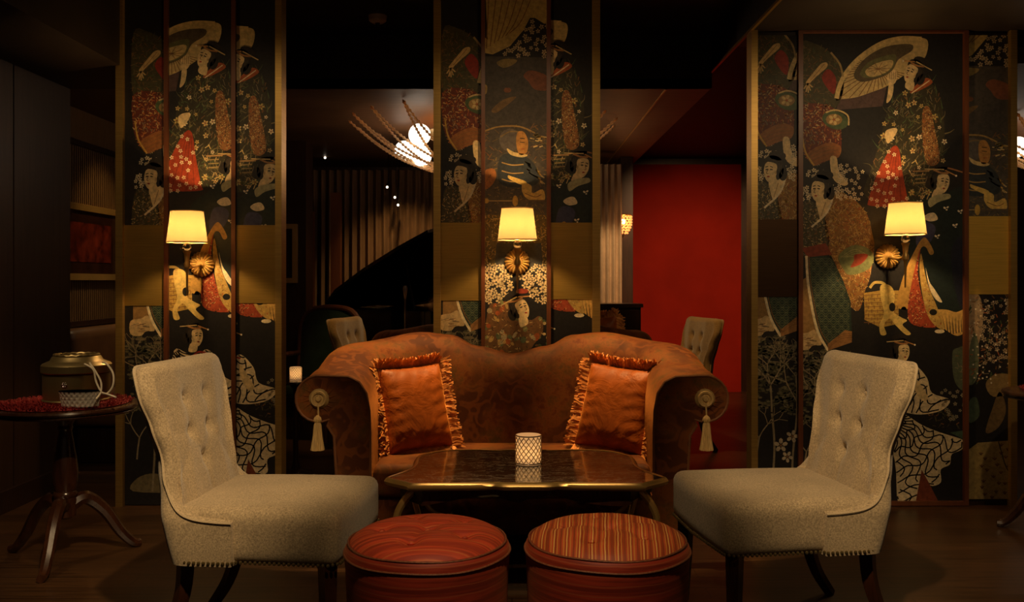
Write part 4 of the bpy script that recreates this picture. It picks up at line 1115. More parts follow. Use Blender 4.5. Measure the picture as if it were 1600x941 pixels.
# ------------------------------------------------------------------ beige dining chairs
def chair_parts(t):
    HW = [(0.33, 0.306), (0.46, 0.303), (0.58, 0.274), (0.67, 0.256), (0.78, 0.284), (0.88, 0.312), (0.98, 0.300)]
    rx = [-0.06, -0.12, -0.19, -0.24, -0.274, -0.300, -0.314, -0.330, -0.347, -0.369, -0.386, -0.398, -0.408, -0.417, -0.423, -0.425]
    rz = [0.468, 0.470, 0.478, 0.498, 0.535, 0.59, 0.65, 0.73, 0.80, 0.88, 0.935, 0.965, 0.977, 0.976, 0.975, 0.974]
    rf = [-1, -1, -1, -1, -1, -1, -1, -1, -1, -1, -1, -.97, -.86, -.6, -.3, 0]
    rim = list(zip(rx, rf, rz))
    base = [(-0.06, -1), (-0.12, -1), (-0.175, -1), (-0.212, -1), (-0.242, -.985), (-0.262, -.95), (-0.274, -.90), (-0.281, -.84), (-0.285, -.78), (-0.288, -.71), (-0.290, -.64), (-0.291, -.56), (-0.292, -.47), (-0.292, -.32), (-0.292, -.16), (-0.292, 0)]
    rim = rim + [(x, -f, z) for x, f, z in reversed(rim[:-1])]
    base = base + [(x, -f) for x, f in reversed(base[:-1])]
    rs = smooth_path(rim, 4); bs = smooth_path([(x, f, 0.33) for x, f in base], 4)
    K_ = len(rs); T = 34
    buttons = [(-.085, .855), (.085, .855), (-.075, .735), (.075, .735), (0, .63)]
    segs = [(buttons[a], buttons[b]) for a, b in ((2, 4), (3, 4))] + [((-.075, .735), (-.2, .60)), ((.075, .735), (.2, .60)), ((-.085, .855), (-.075, .735)), ((.085, .855), (.075, .735)), ((0, .63), (0, .52)), ((-.075, .735), (-.24, .76)), ((.075, .735), (.24, .76))]
    def tuft(y, z):
        d = 0
        for (by, bz) in buttons: d -= 0.024 * math.exp(-((y - by) ** 2 + (z - bz) ** 2) / 0.024 ** 2)
        for (a, b) in segs:
            ax, az, bx, bz = a[0], a[1], b[0], b[1]
            q = max(0, min(1, ((y - ax) * (bx - ax) + (z - az) * (bz - az)) / ((bx - ax) ** 2 + (bz - az) ** 2)))
            dd = math.hypot(y - ax - (bx - ax) * q, z - az - (bz - az) * q)
            d -= 0.0065 * math.exp(-(dd / 0.010) ** 2)
        return d
    def wing(i):
        q = abs(i / (K_ - 1) - .5) * 2
        return max(0.0, min(1.0, (q - .58) / .18))
    def outer(i, tt):
        b, r = bs[i], rs[i]
        z = lerp(0.33, r.z, tt); f = lerp(b.y, r.y, tt)
        return Vector((lerp(b.x, r.x, tt) - 0.014 * math.sin(PI * tt) * (1 - wing(i)), f * table_fn(HW, z), z))
    def inner(i, tt):
        p = outer(i, tt); wg = wing(i)
        e = 1 - abs(p.y) / table_fn(HW, p.z)
        th = 0.050 + 0.045 * max(0.0, min(1, e * 2.2)) ** .6
        q = Vector((p.x + th * (1 - wg) + 0.010 * wg, p.y * (1 - 0.10 * (1 - wg)) - math.copysign(0.045, p.y) * wg, p.z))
        if wg < 1: q.x += tuft(q.y, q.z) * (1 - wg) * min(1, (rs[i].z - p.z) / .05)
        return q
    rows = []
    for j in range(T): rows.append([outer(i, j / (T - 1)) for i in range(K_)])
    ins = [[inner(i, 1 - j / (T - 1)) for i in range(K_)] for j in range(T)]
    for a in (0.25, 0.5, 0.75):
        row = []
        for i in range(K_):
            o, n = rows[T - 1][i], ins[0][i]
            dirv = (rs[i] * 1 - Vector((rs[i].x, 0, 0.62)))
            up = Vector((0, math.copysign(1, rs[i].y) * (0.0 if rs[i].z < .52 else min(1, abs(rs[i].y) ** 6)), 1 if (rs[i].z < .52 or rs[i].z > .93) else .15)).normalized()
            row.append(o.lerp(n, a) + up * 0.016 * math.sin(PI * a))
        rows.append(row)
    rows += ins
    n = len(rows); m = MB()
    m.add([p for r in rows for p in r], [(j * K_ + i, j * K_ + i + 1, (j + 1) * K_ + i + 1, (j + 1) * K_ + i) for j in range(n - 1) for i in range(K_ - 1)]
          + [tuple(j * K_ for j in range(n)), tuple(j * K_ + K_ - 1 for j in reversed(range(n)))])
    bk = m.build('tufted_back', M['beige'], t, auto=75)
    for (y, z) in buttons:
        ii = min(range(K_), key=lambda i: abs(inner(i, (z - .33) / max(.01, rs[i].z - .33)).y - y) + (0 if wing(i) < .1 else 9))
        p = inner(ii, (z - .33) / (rs[ii].z - .33))
        MB().ball((p.x + .003, p.y, z), 0.010, 8, 6, (.5, 1, 1)).build('button', M['beige'], bk)
    MB().tube([rs[i] * 1 for i in range(0)] or [outer(i, 1.0) + Vector((0, 0, .004)) for i in range(K_)], 0.0055, 6).build('welt', M['beige_welt'], bk)
    # seat block, crowned, slightly flared to the front
    sm = rbox(0.58, 0.585, 0.185, 0.05, 5, 3)
    vv = []
    for (x, y, z) in sm.v:
        f = 1 + 0.035 * (x / .29)
        if z > 0: z += 0.018 * max(0, 1 - (x / .29) ** 2) * max(0, 1 - (y / .2925) ** 2)
        x += (0.015 * (1 - (y / .2925) ** 2)) if x > 0.2 else 0
        vv.append((x + 0.005, y * f, z + 0.4225))
    sm.v = vv
    sm.build('seat', M['beige'], t, auto=60)
    # nailhead row round the lower edge
    nm = MB()
    loop = [(-0.06 - 0.254 * k / 14, -.2865) for k in range(0)]
    path = [(0.265, -0.302), (0.10, -0.297), (-0.055, -0.292), (-0.06, -0.308), (-0.20, -0.308), (-0.262, -0.290), (-0.293, -0.22), (-0.294, 0.22), (-0.262, 0.290), (-0.20, 0.308), (-0.06, 0.308), (-0.055, 0.292), (0.10, 0.297), (0.265, 0.302), (0.297, 0.275), (0.311, 0), (0.297, -0.275), (0.265, -0.302)]
    acc = 0.0
    for a, b in zip(path, path[1:]):
        ln = math.hypot(b[0] - a[0], b[1] - a[1])
        while acc < ln:
            q = acc / ln
            nm.ball((lerp(a[0], b[0], q), lerp(a[1], b[1], q), 0.342), 0.0062, 6, 4); acc += 0.0165
        acc -= ln
    stuff(nm.build('nailhead_trim', M['old_brass'], t))
    for sy in (-1, 1):
        m = MB(); m.tube([(0.25, sy * .255, 0.34), (0.252, sy * .257, 0.16), (0.255, sy * .26, 0.0)], [0.034, 0.028, 0.019], 4); m.build('leg', M['table_wood'], t, auto=30)
        m = MB(); m.tube(smooth_path([(-0.245, sy * .235, 0.34), (-0.255, sy * .237, 0.22), (-0.295, sy * .242, 0.10), (-0.36, sy * .248, 0.0)], 4), [0.033 - 0.012 * i / 12 for i in range(13)], 4); m.build('leg', M['table_wood'], t, auto=30)

chair = thing('dining_chair', 'beige button-tufted chair with flared back on the left, facing right', 'chair', (-0.838, 3.285, 0), R(-5), 'beige nailhead chairs')
chair_parts(chair)
c2 = copy_tree(chair); c2.location = (0.975, 3.40, 0); c2.rotation_euler = (0, 0, R(180 + 8))
c2['label'] = 'beige button-tufted chair with flared back on the right, facing left'

# ------------------------------------------------------------------ round stools
def stool(label, loc, top_mat, rotz):
    t = thing('round_ottoman', label, 'ottoman', loc, rotz, 'round red ottomans in the foreground')
    MB().lathe([(0.235, 0.02), (0.248, 0.03), (0.252, 0.22), (0.258, 0.37), (0.262, 0.412), (0.258, 0.437), (0.250, 0.449), (0.244, 0.452), (0.0, 0.453)], 72).build('drum', M['stool_body'], t, auto=60)
    but = [(math.cos(R(a)) * .145, math.sin(R(a)) * .145) for a in (35, 107, 179, 251, 323)] + [(0, 0)]
    def fn(u, v):
        a = 2 * PI * u; r = 0.246 * v
        x, y = r * math.cos(a), r * math.sin(a)
        z = 0.449 + 0.045 * (1 - (v ** 5)) ** .8
        for (bx, by) in but: z -= 0.020 * math.exp(-((x - bx) ** 2 + (y - by) ** 2) / 0.030 ** 2)
        for (bx, by) in but[:-1]:
            l2 = bx * bx + by * by; q = max(0, min(1, (x * bx + y * by) / l2)); dd = math.hypot(x - bx * q, y - by * q)
            z -= 0.005 * math.exp(-(dd / .013) ** 2)
        return (x, y, z)
    tp = MB().grid(72, 26, fn, True).build('top_cushion', M[top_mat], t, auto=80)
    for (bx, by) in but:
        MB().ball((bx, by, 0.477), 0.011, 8, 6, (1, 1, .6)).build('button', M[top_mat], tp)
    for r, z in ((0.249, 0.451), (0.2625, 0.420)):
        MB().tube([(math.cos(2 * PI * i / 72) * r, math.sin(2 * PI * i / 72) * r, z + .002 * math.sin(i * .4)) for i in range(72)], 0.0034, 6, True).build('welt', M['stool_welt'], t)
    for a in (45, 135, 225, 315):
        MB().lathe([(0.022, 0.0), (0.024, 0.012), (0.024, 0.024)], 12, (math.cos(R(a)) * .19, math.sin(R(a)) * .19, 0)).build('foot', M['leg'], t)
    return t
stool('round ottoman with plain red silk top, on the left of the pair', (-0.268, 2.89, 0), 'stool_red', R(4))
stool('round ottoman with orange and red striped top, on the right of the pair', (0.303, 2.90, 0), 'stool_stripe', R(-6))

# ------------------------------------------------------------------ marble coffee table
TT = 0.52
tb = thing('coffee_table', 'gilt coffee table with shaped black marble top, between the two beige chairs', 'table', (0.055, 3.72, 0))
half = [(0, -0.350), (0.09, -0.350), (0.125, -0.337), (0.20, -0.345), (0.32, -0.352), (0.43, -0.356), (0.455, -0.338), (0.535, -0.262), (0.54, -0.235), (0.505, -0.16), (0.475, -0.08), (0.465, 0.02), (0.47, 0.12), (0.465, 0.20), (0.43, 0.265), (0.40, 0.30), (0.34, 0.335), (0.22, 0.345), (0.12, 0.335), (0.08, 0.348), (0, 0.35)]
outl = half + [(-x, y) for x, y in reversed(half[1:-1])]
cen = Vector((0, 0, 0))
ol = [(p.x, p.y) for p in smooth_path([(x, y, 0) for x, y in outl], 3, True)]
def inset(k): return [(x * (1 - k / max(.2, math.hypot(x, y))), y * (1 - k / max(.2, math.hypot(x, y)))) for x, y in ol]
MB().prism(inset(0.020), TT - 0.018, TT - 0.002).build('marble_top', M['marble'], tb, auto=30)
rimm = MB(); levels = [(0.022, 0.0), (0.012, 0.001), (0.006, -0.004), (0.0, -0.012), (0.004, -0.022), (0.012, -0.028), (0.03, -0.032), (0.03, -0.018)]
n = len(ol); rr_ = [inset(k) for k, _ in levels]
rimm.add([(rr_[j][i][0], rr_[j][i][1], TT + levels[j][1]) for j in range(len(levels)) for i in range(n)],
         [(j * n + i, j * n + (i + 1) % n, ((j + 1) % len(levels)) * n + (i + 1) % n, ((j + 1) % len(levels)) * n + i) for j in range(len(levels)) for i in range(n)])
rimm.build('gilt_rim', M['gilt'], tb, auto=50)
ap = inset(0.065); ap2 = inset(0.085)
am = MB(); am.add([(p[0], p[1], TT - .026) for p in ap] + [(p[0], p[1], TT - .075 + .018 * math.sin(i * .35)) for i, p in enumerate(ap)] + [(p[0], p[1], TT - .070) for p in ap2] + [(p[0], p[1], TT - .026) for p in ap2],
                  [(j * n + i, j * n + (i + 1) % n, ((j + 1) % 4) * n + (i + 1) % n, ((j + 1) % 4) * n + i) for j in range(4) for i in range(n)])
am.build('apron', M['table_wood'], tb, auto=50)
for sx in (-1, 1):
    for sy in (-1, 1):
        x, y = sx * 0.40, sy * 0.25
        pth = smooth_path([(x, y, TT - .035), (x + sx * .045, y + sy * .02, TT - .06), (x + sx * .085, y + sy * .035, TT - .12), (x + sx * .09, y + sy * .04, TT - .19), (x + sx * .06, y + sy * .03, TT - .30), (x + sx * .025, y + sy * .02, TT - .42), (x + sx * .045, y + sy * .03, 0.012)], 4)
        lg = MB().tube(pth, [0.017 - 0.007 * i / (len(pth) - 1) for i in range(len(pth))], 8).build('leg', M['gilt'], tb)
        MB().tube(smooth_path([(x - sx * .005, y, TT - .05), (x - sx * .01, y, TT - .085), (x - sx * .04, y, TT - .125), (x - sx * .09, y, TT - .148), (x - sx * .12, y, TT - .135)], 4), 0.010, 7).build('scroll_bracket', M['gilt'], lg)

def candle_glass(label, loc, r=0.052, h=0.115, watts=0.35, group=None):
    t = thing('candle_glass', label, 'candle holder', loc, 0, group)
    m = MB()
    def fo(u, v):
        a = 2 * PI * u; k = 0.0035 * abs(math.sin(8 * a + v * 18)) * abs(math.sin(8 * a - v * 18)) if .03 < v < .97 else 0
        rr = r - .003 + k
        return (rr * math.cos(a), rr * math.sin(a), h * v)
    m.grid(96, 34, fo, True)
    m.grid(48, 6, lambda u, v: ((r - .008) * math.cos(2 * PI * u), (r - .008) * math.sin(2 * PI * u), h - (h - .006) * v), True)
    m.lathe([(0.0, 0.001), (r - .003, 0.001)], 24); m.lathe([(r - .004, h), (r - .008, h)], 48)
    m.build('cut_glass', M['cut_glass'], t, auto=80)
    rg = MB()
    for sg in (-1, 1):
        for k in range(16):
            rg.tube([((r + .0005) * math.cos(2 * PI * k / 16 + sg * q * .16), (r + .0005) * math.sin(2 * PI * k / 16 + sg * q * .16), .006 + (h - .012) * q / 10) for q in range(11)], r * .034, 5)
    for z in (.004, h - .002): rg.tube([(r * math.cos(2 * PI * k / 40), r * math.sin(2 * PI * k / 40), z) for k in range(40)], r * .05, 6, True)
    stuff(rg.build('cut_ridges', M['ridge'], t))
    MB().lathe([(0.019, 0.008), (0.019, 0.028), (0.016, 0.030), (0, 0.029)], 16).build('tealight', M['wax'], t)
    MB().lathe([(0.0001, 0.032), (0.004, 0.038), (0.005, 0.044), (0.003, 0.054), (0.0001, 0.064)], 8).build('flame', M['flame'], t)
    point((0, 0, 0.05), watts, (1.0, 0.62, 0.28), 0.012, t)
    return t
candle_glass('lit diamond-cut glass candle holder on the black marble table', (0.068, 3.76, TT - .0015), 0.053, 0.118, 0.16, 'lit candle glasses')

# ------------------------------------------------------------------ pedestal side tables
def side_table(label, loc):
    t = thing('pedestal_table', label, 'table', loc, 0, 'round mahogany pedestal tables')
    MB().lathe([(0.0, 0.672), (0.29, 0.674), (0.300, 0.676), (0.304, 0.682), (0.300, 0.688), (0.310, 0.692), (0.314, 0.700), (0.310, 0.708), (0.300, 0.711), (0.0, 0.711)], 64).build('table_top', M['table_wood'], t)
    MB().lathe([(0.0, 0.19), (0.030, 0.19), (0.046, 0.20), (0.050, 0.27), (0.046, 0.285), (0.052, 0.295), (0.052, 0.305), (0.044, 0.315), (0.052, 0.35), (0.056, 0.40), (0.048, 0.47), (0.036, 0.54), (0.028, 0.59), (0.034, 0.60), (0.030, 0.615), (0.05, 0.65), (0.09, 0.672), (0, 0.672)], 32).build('pedestal', M['table_wood'], t)
    for k in range(3):
        a = R(-80 + 120 * k)
        pth = smooth_path([(0.03, 0, 0.25), (0.09, 0, 0.27), (0.17, 0, 0.20), (0.24, 0, 0.09), (0.30, 0, 0.025), (0.335, 0, 0.018)], 4)
        m = MB().tube([(p.x * math.cos(a), p.x * math.sin(a), p.z) for p in pth], [0.034 - 0.016 * i / (len(pth) - 1) for i in range(len(pth))], 8)
        m.build('leg', M['table_wood'], t)
    return t
def yarn_mat(label, loc, r, seed):
    t = thing('yarn_mat', label, 'mat', loc, 0, 'red shaggy mats on side tables')
    MB().lathe([(0.0, 0.0005), (r * .95, 0.0005), (r * .97, 0.004), (r * .93, 0.008), (0, 0.009)], 48).build('backing', M['red_fur'], t)
    rnd = random.Random(seed); m = MB()
    for i in range(2600):
        a = rnd.uniform(0, 2 * PI); q = r * math.sqrt(rnd.random()) ; dr = a + rnd.uniform(-1.4, 1.4)
        p = Vector((q * math.cos(a), q * math.sin(a), 0.006)); ln = rnd.uniform(.012, .026)
        e = p + Vector((math.cos(dr) * ln * .8, math.sin(dr) * ln * .8, rnd.uniform(.002, .013)))
        sd = Vector((-math.sin(dr), math.cos(dr), 0)) * .0022
        md = p.lerp(e, .5) + Vector((0, 0, .006))
        m.add([p - sd, p + sd, md + sd, md - sd, e], [(0, 1, 2, 3), (3, 2, 4)])
    stuff(m.build('yarn', M['red_fur'], t))
    return t
TX, TY = px(102, 4.15), 4.15
side_table('round mahogany pedestal table with a brass box, left of the left chair', (TX, TY, 0))
side_table('round mahogany pedestal table cut off by the right edge of the picture', (2.83, 4.60, 0))
yarn_mat('shaggy red mat under the brass box', (TX, TY, 0.7108), 0.285, 5)
yarn_mat('shaggy red mat on the table at the right edge', (2.85, 4.60, 0.7108), 0.24, 6)

bx = thing('lidded_box', 'tarnished brass lidded box standing on the red mat', 'box', (px(115, 4.17), 4.20, 0.722))
MB().lathe([(0.0, 0.0), (0.142, 0.0), (0.146, 0.006), (0.140, 0.012), (0.143, 0.05), (0.143, 0.125), (0.138, 0.130), (0, 0.130)], 56).build('body', M['old_brass'], bx)
lid = MB().lathe([(0.0, 0.1305), (0.146, 0.1305), (0.150, 0.135), (0.150, 0.165), (0.143, 0.172), (0.125, 0.180), (0.112, 0.186), (0.104, 0.202), (0.098, 0.206), (0, 0.207)], 56).build('lid', M['old_brass'], bx)
tw = []
for i in range(60):
    a = 2 * PI * i / 60; tw.append((0.094 * math.cos(a), 0.094 * math.sin(a), 0.210 + 0.002 * math.sin(i * 1.9)))
MB().tube(tw, 0.0055, 6, True).build('rope_rim', M['old_brass'], lid)
em = MB(); 
for k in range(6):
    a = 2 * PI * k / 6
    em.ball((0.012 + math.cos(a) * .009, -0.144, 0.085 + math.sin(a) * .009), .0045, 6, 4, (1, .5, 1))
em.ball((0.012, -0.145, 0.085), .004, 6, 4)
em.build('flower_boss', M['steel'], bx)
gd = thing('crystal_dish', 'cut crystal dish in front of the brass box', 'dish', (px(126, 3.99), 3.985, 0.724))
dm = MB()
def dish(u, v):
    a = 2 * PI * u; k = 0.004 * abs(math.sin(11 * a + v * 7)) * abs(math.sin(11 * a - v * 7))
    rr = 0.080 + 0.012 * v - k * 2
    return (rr * math.cos(a), rr * .62 * math.sin(a), 0.066 * v)
dm.grid(88, 12, dish, True)
dm.grid(44, 5, lambda u, v: ((0.080 - .03 * v) * math.cos(2 * PI * u), (0.080 - .03 * v) * .62 * math.sin(2 * PI * u), 0.066 - .05 * v), True)
dm.lathe_at([(0.0001, 0.0), (0.080, 0.0)], 44, (0, 0, 0), (1, .62, 1)); dm.lathe_at([(0.0001, 0.016), (0.050, 0.016)], 44, (0, 0, 0), (1, .62, 1))
dm.lathe_at([(0.080, 0.066), (0.092, 0.066)], 44, (0, 0, 0), (1, .62, 1))
dm.build('bowl', M['dish_crystal'], gd, auto=20)
gd['label'] = 'cut crystal dish in front of the brass box'
def at(x, y, d): return (px(x, d), d, pz(y, d))
cd = MB().tube(smooth_path([at(132, 569, 4.045), at(146, 578, 4.03), at(150, 596, 4.02), at(158, 612, 4.0), at(166, 616, 3.98), at(176, 604, 3.98), at(177, 585, 4.0), at(168, 570, 4.03), at(160, 566, 4.05)], 6), 0.0042, 7)
cd.tube(smooth_path([at(140, 567, 4.045), at(150, 582, 4.025), at(158, 598, 4.01), at(157, 614, 3.98), at(150, 624, 3.93)], 6), 0.0042, 7)
cd.tube(smooth_path([at(160, 614, 3.98), at(170, 617, 3.96), at(181, 621, 3.94)], 6), 0.0042, 7)
cd = cd.build('knotted_cord', M['cord']); tag(cd, 'thin white knotted cord hanging in loops from the brass box', 'cord')

# ------------------------------------------------------------------ wall sconces
def sconce_parts(t):
    """origin: rosette centre on the panel; arm comes forward along -y"""
    n = 60; prof = [(0.0, 0.030), (0.014, 0.032), (0.020, 0.022), (0.026, 0.016), (0.050, 0.022), (0.066, 0.012), (0.070, 0.0)]
    m = MB(); vs = []
    for (r, z) in prof:
        for i in range(n * 2):
            a = 2 * PI * i / (n * 2); k = math.cos(20 * a)
            fl_ = (0.0055 * k if r > .03 else 0); ro = 1 + (.035 * k if r > .06 else 0)
            vs.append((max(r, 1e-5) * ro * math.cos(a), -z - fl_, max(r, 1e-5) * ro * math.sin(a)))
    q = n * 2
    m.add(vs, [(j * q + i, j * q + (i + 1) % q, (j + 1) * q + (i + 1) % q, (j + 1) * q + i) for j in range(len(prof) - 1) for i in range(q)])
    m.build('fluted_rosette', M['gilt'], t, auto=60)
    D = -0.235
    MB().tube(smooth_path([(0, -0.02, 0), (0, -0.09, -0.012), (0, -0.17, -0.016), (0, D, 0.0)], 4), 0.0085, 8).build('arm', M['gilt'], t)
    MB().lathe([(0.0, -0.175), (0.006, -0.172), (0.004, -0.155), (0.007, -0.05), (0.010, -0.03), (0.017, -0.022), (0.017, 0.0), (0.012, 0.01), (0.016, 0.05), (0.021, 0.062), (0.021, 0.068), (0, 0.068)], 16, (0, D, 0)).build('stem', M['gilt'], t)
    MB().ball((0, D, 0.089), 0.024, 10, 8, (1, 1, .9)).build('crystal_ball', M['crystal'], t, auto=10)
    MB().lathe([(0.018, 0.110), (0.010, 0.116), (0.008, 0.148), (0, 0.148)], 12, (0, D, 0)).build('socket', M['gilt'], t)
    MB().ball((0, D, 0.172), 0.018, 10, 8, (1, 1, 1.3)).build('bulb', M['bulb'], t)
    z0, z1, r0, r1 = 0.113, 0.282, 0.106, 0.085
    sh = MB().grid(48, 8, lambda u, v: (lerp(r0, r1, v) * math.cos(2 * PI * u), D + lerp(r0, r1, v) * math.sin(2 * PI * u), lerp(z0, z1, v)), True)
    sh = sh.build('lampshade', M['shade'], t)
    for z, r in ((z0, r0), (z1, r1)):
        MB().tube([(r * math.cos(2 * PI * i / 40), D + r * math.sin(2 * PI * i / 40), z) for i in range(40)], 0.0032, 6, True).build('binding', M['shade_trim'], sh)
    fr = MB()
    for k in range(3):
        a = 2 * PI * k / 3 + .5
        fr.tube([(0, D, 0.272), (r1 * .98 * math.cos(a), D + r1 * .98 * math.sin(a), 0.278)], 0.0015, 4)
    fr.tube([(0.0, D, 0.225), (0, D, 0.29)], 0.0025, 6)
    fr.build('shade_spider', M['gilt'], t)

sc = thing('wall_sconce', 'brass wall sconce with lit cream shade on the left printed column', 'wall lamp', (zx(316), DW - .006, zz(413)), 0, 'shaded wall sconces')
sconce_parts(sc)
spots_ = [(sc, 0)]
for (x, y, lb) in ((808, 409, 'brass wall sconce with lit cream shade on the column above the sofa'), (1386, 401, 'brass wall sconce with lit cream shade on the red framed print')):
    q = copy_tree(sc); q.location = (zx(x), DW - .006, zz(y)); q['label'] = lb; spots_.append((q, 0))
for q, _ in spots_:
    point((0, -0.235, 0.178), 62.0, (1.0, 0.60, 0.23), 0.02, q)

# ------------------------------------------------------------------ the room behind
def chandelier_parts(t):
    """origin on the ceiling; bead swags between a wide ring of hooks and the middle, opal globes inside"""
    rnd = random.Random(9)
    MB().lathe([(0.0, -0.30), (0.10, -0.30), (0.30, -0.22), (0.48, -0.12), (0.50, -0.11), (0.30, -0.20), (0.10, -0.285), (0.0, -0.288)], 40).build('gilt_dish', M['gilt'], t)
    MB().lathe([(0.012, -0.30), (0.012, -0.02), (0.07, -0.015), (0.07, 0.0)], 16).build('stem', M['gilt'], t)
    hooks = 20
    for k in range(hooks):
        a = 2 * PI * k / hooks + .1
        b = a + 2 * PI * 9 / hooks
        hx, hy, ex, ey = 1.10 * math.cos(a), 1.10 * math.sin(a), 1.10 * math.cos(b), 1.10 * math.sin(b)
        n = 150; pth = []; rad = []
        for i in range(n + 1):
            q = i / n; z = -0.01 - 0.43 * (1 - abs(2 * q - 1) ** 2.4)
            pth.append((lerp(hx, ex, q), lerp(hy, ey, q), z)); rad.append((0.004, 0.0125)[i % 2])
        MB().tube(pth, rad, 6).build('bead_swag', M['bead'], t, auto=80)
    for k in range(10):
        a = 2 * PI * k / 10 + .25
        r = (0.74, 0.52)[k % 2]; z = (-0.20, -0.30)[k % 2]
        MB().tube([(0.05 * math.cos(a), 0.05 * math.sin(a), -0.27), (r * math.cos(a), r * math.sin(a), z)], 0.010, 6).build('arm', M['gilt'], t)
        MB().ball((r * math.cos(a), r * math.sin(a), z), 0.085, 16, 10).build('globe', M['globe'], t)
CHX, CHY = px(756, 7.5), 7.5
ch = thing('chandelier', 'bead chandelier with lit white globes behind the middle column', 'chandelier', (CHX, CHY, LOW), 0, 'bead and globe chandeliers')
chandelier_parts(ch)
ch2 = copy_tree(ch); ch2.location = (px(1736, 7.5), 7.5, LOW); ch2.rotation_euler = (0, 0, .3)
ch2['label'] = 'bead chandelier with lit globes cut off at the right edge of the picture'
for q in (ch, ch2): point((0, 0, -0.20), 42.0, (1.0, 0.62, 0.35), 0.25, q)

# grand piano with raised lid
gp = thing('grand_piano', 'black grand piano with raised lid in front of the brown curtain', 'piano', (px(640, 8.75), 8.75, 0), R(-38))
shape = [(p.x, p.y) for p in smooth_path([(-0.42, -0.72, 0), (-0.42, 0.0, 0), (-0.42, 0.70, 0), (0.25, 0.72, 0), (0.62, 0.60, 0), (0.85, 0.25, 0), (1.05, -0.20, 0), (1.08, -0.62, 0), (0.80, -0.76, 0), (0.2, -0.74, 0)], 4, True)]
MB().prism(shape, 0.72, 1.02).build('case', M['piano'], gp, auto=30)
MB().box(-0.62, -0.42, -0.70, 0.70, 0.62, 0.76).build('key_bed', M['piano'], gp, smooth=False)
MB().box(-0.60, -0.44, -0.62, 0.62, 0.76, 0.775).build('keys', M['white'], gp, smooth=False)
lidp = [(-0.40, -0.70), (1.05, -0.70), (1.0, -0.1), (0.80, 0.35), (0.55, 0.62), (0.1, 0.70), (-0.40, 0.70)]
ld = MB().prism([(p.x, p.y) for p in smooth_path([(x, y, 0) for x, y in lidp], 4, True)], 0, 0.03)
ca, sa = math.cos(R(-26)), math.sin(R(-26))
ld.v = [((x + .40) * ca - (z) * -sa - .40, y, 1.04 + (x + .40) * -sa + z * ca) for x, y, z in ld.v]
ld.build('lid', M['piano'], gp, auto=30)
MB().tube([(0.55, -0.5, 1.0), (0.46, -0.52, 1.44)], 0.014, 6).build('lid_prop', M['piano'], gp)
for (x, y) in ((-0.45, -0.6), (-0.45, 0.6), (0.85, 0.0)):
    MB().lathe([(0.03, 0.0), (0.04, 0.06), (0.05, 0.4), (0.07, 0.72)], 12, (x, y, 0)).build('leg', M['piano'], gp)
ms = thing('microphone_stand', 'thin chrome microphone stand beside the piano', 'mic stand', (px(633, 7.5), 7.5, 0))
MB().lathe([(0.0, 0.0), (0.09, 0.0), (0.09, 0.015), (0.02, 0.03), (0, 0.03)], 20).build('base', M['piano'], ms)
MB().tube([(0, 0, 0.02), (0, 0, 1.14)], 0.007, 6).build('pole', M['steel'], ms)
MB().lathe([(0.008, 1.13), (0.016, 1.17), (0.020, 1.21), (0.015, 1.235), (0, 1.238)], 12).build('microphone', M['steel'], ms)

def curtain(label, x0, x1, y, z0, z1, mat, folds, amp=0.05, group=None):
    m = MB(); nn = folds * 10
    def fn(u, v): return (lerp(x0, x1, u), y + amp * math.sin(2 * PI * folds * u + .6 * math.sin(3 * u)) * (0.7 + .3 * v), lerp(z1, z0, v))
    m.grid(nn, 3, fn); m.grid(nn, 3, lambda u, v: (fn(u, v)[0], fn(u, v)[1] + .012, fn(u, v)[2]))
    o = m.build('curtain', M[mat]); return tag(o, label, 'curtain', group)
curtain('brown pleated curtain behind the grand piano', px(470, 9.8), px(740, 9.8), 9.8, 0.02, LOW - .12, 'curtain', 22, group='curtains of the far room')
curtain('pale pleated curtain right of the middle column', px(905, 9.3), px(972, 9.3), 9.3, 0.02, LOW - .12, 'pale_curtain', 7, 0.03, 'curtains of the far room')

sbd = thing('sideboard', 'dark sideboard standing before the pale curtain', 'cabinet', (px(940, 8.95), 8.95, 0))
MB().box(-0.36, 0.36, -0.19, 0.19, 0.06, 1.02).build('body', M['leg'], sbd, smooth=False)
MB().box(-0.38, 0.38, -0.21, 0.21, 1.02, 1.055).build('top', M['leg'], sbd, smooth=False)
for sx in (-1, 1):
    dr = MB().box(min(sx * .01, sx * .345), max(sx * .01, sx * .345), -0.205, -0.19, 0.09, 0.99).build('door', M['leg'], sbd, smooth=False)
    MB().ball((sx * .04, -.215, .6), .012, 8, 6).build('knob', M['gilt'], dr)
    for sy in (-1, 1): MB().box(sx * .32 - .02, sx * .32 + .02, sy * .16 - .02, sy * .16 + .02, 0, 0.06).build('foot', M['leg'], sbd, smooth=False)

# crystal wall light
cs = thing('crystal_sconce', 'amber beaded crystal wall light beside the red wall', 'wall lamp', (px(976, 9.3), 9.45, pz(348, 9.3)))
MB().lathe([(0.035, 0.10), (0.085, 0.095), (0.09, 0.085), (0.085, 0.078), (0.03, 0.09)], 20).build('crown', M['gilt'], cs)
bd_ = MB()
for j in range(7):
    z = 0.07 - j * 0.028; r = 0.088 * math.cos(max(0, j - 2) / 5 * 1.25)
    nb = max(5, int(14 * r / .088))
    for k in range(nb):
        a = 2 * PI * (k + .5 * (j % 2)) / nb; bd_.ball((r * math.cos(a), r * math.sin(a), z), 0.012, 6, 4)
stuff(bd_.build('bead_basket', M['amber_bead'], cs))
MB().ball((0, 0, 0.02), 0.028, 8, 6).build('bulb', M['bulb'], cs)
MB().tube([(0, 0.02, 0.09), (0, 0.15, 0.09)], 0.010, 6).build('bracket', M['gilt'], cs)
point((0, -0.12, 0.0), 1.2, (1.0, 0.42, 0.12), 0.03, cs)

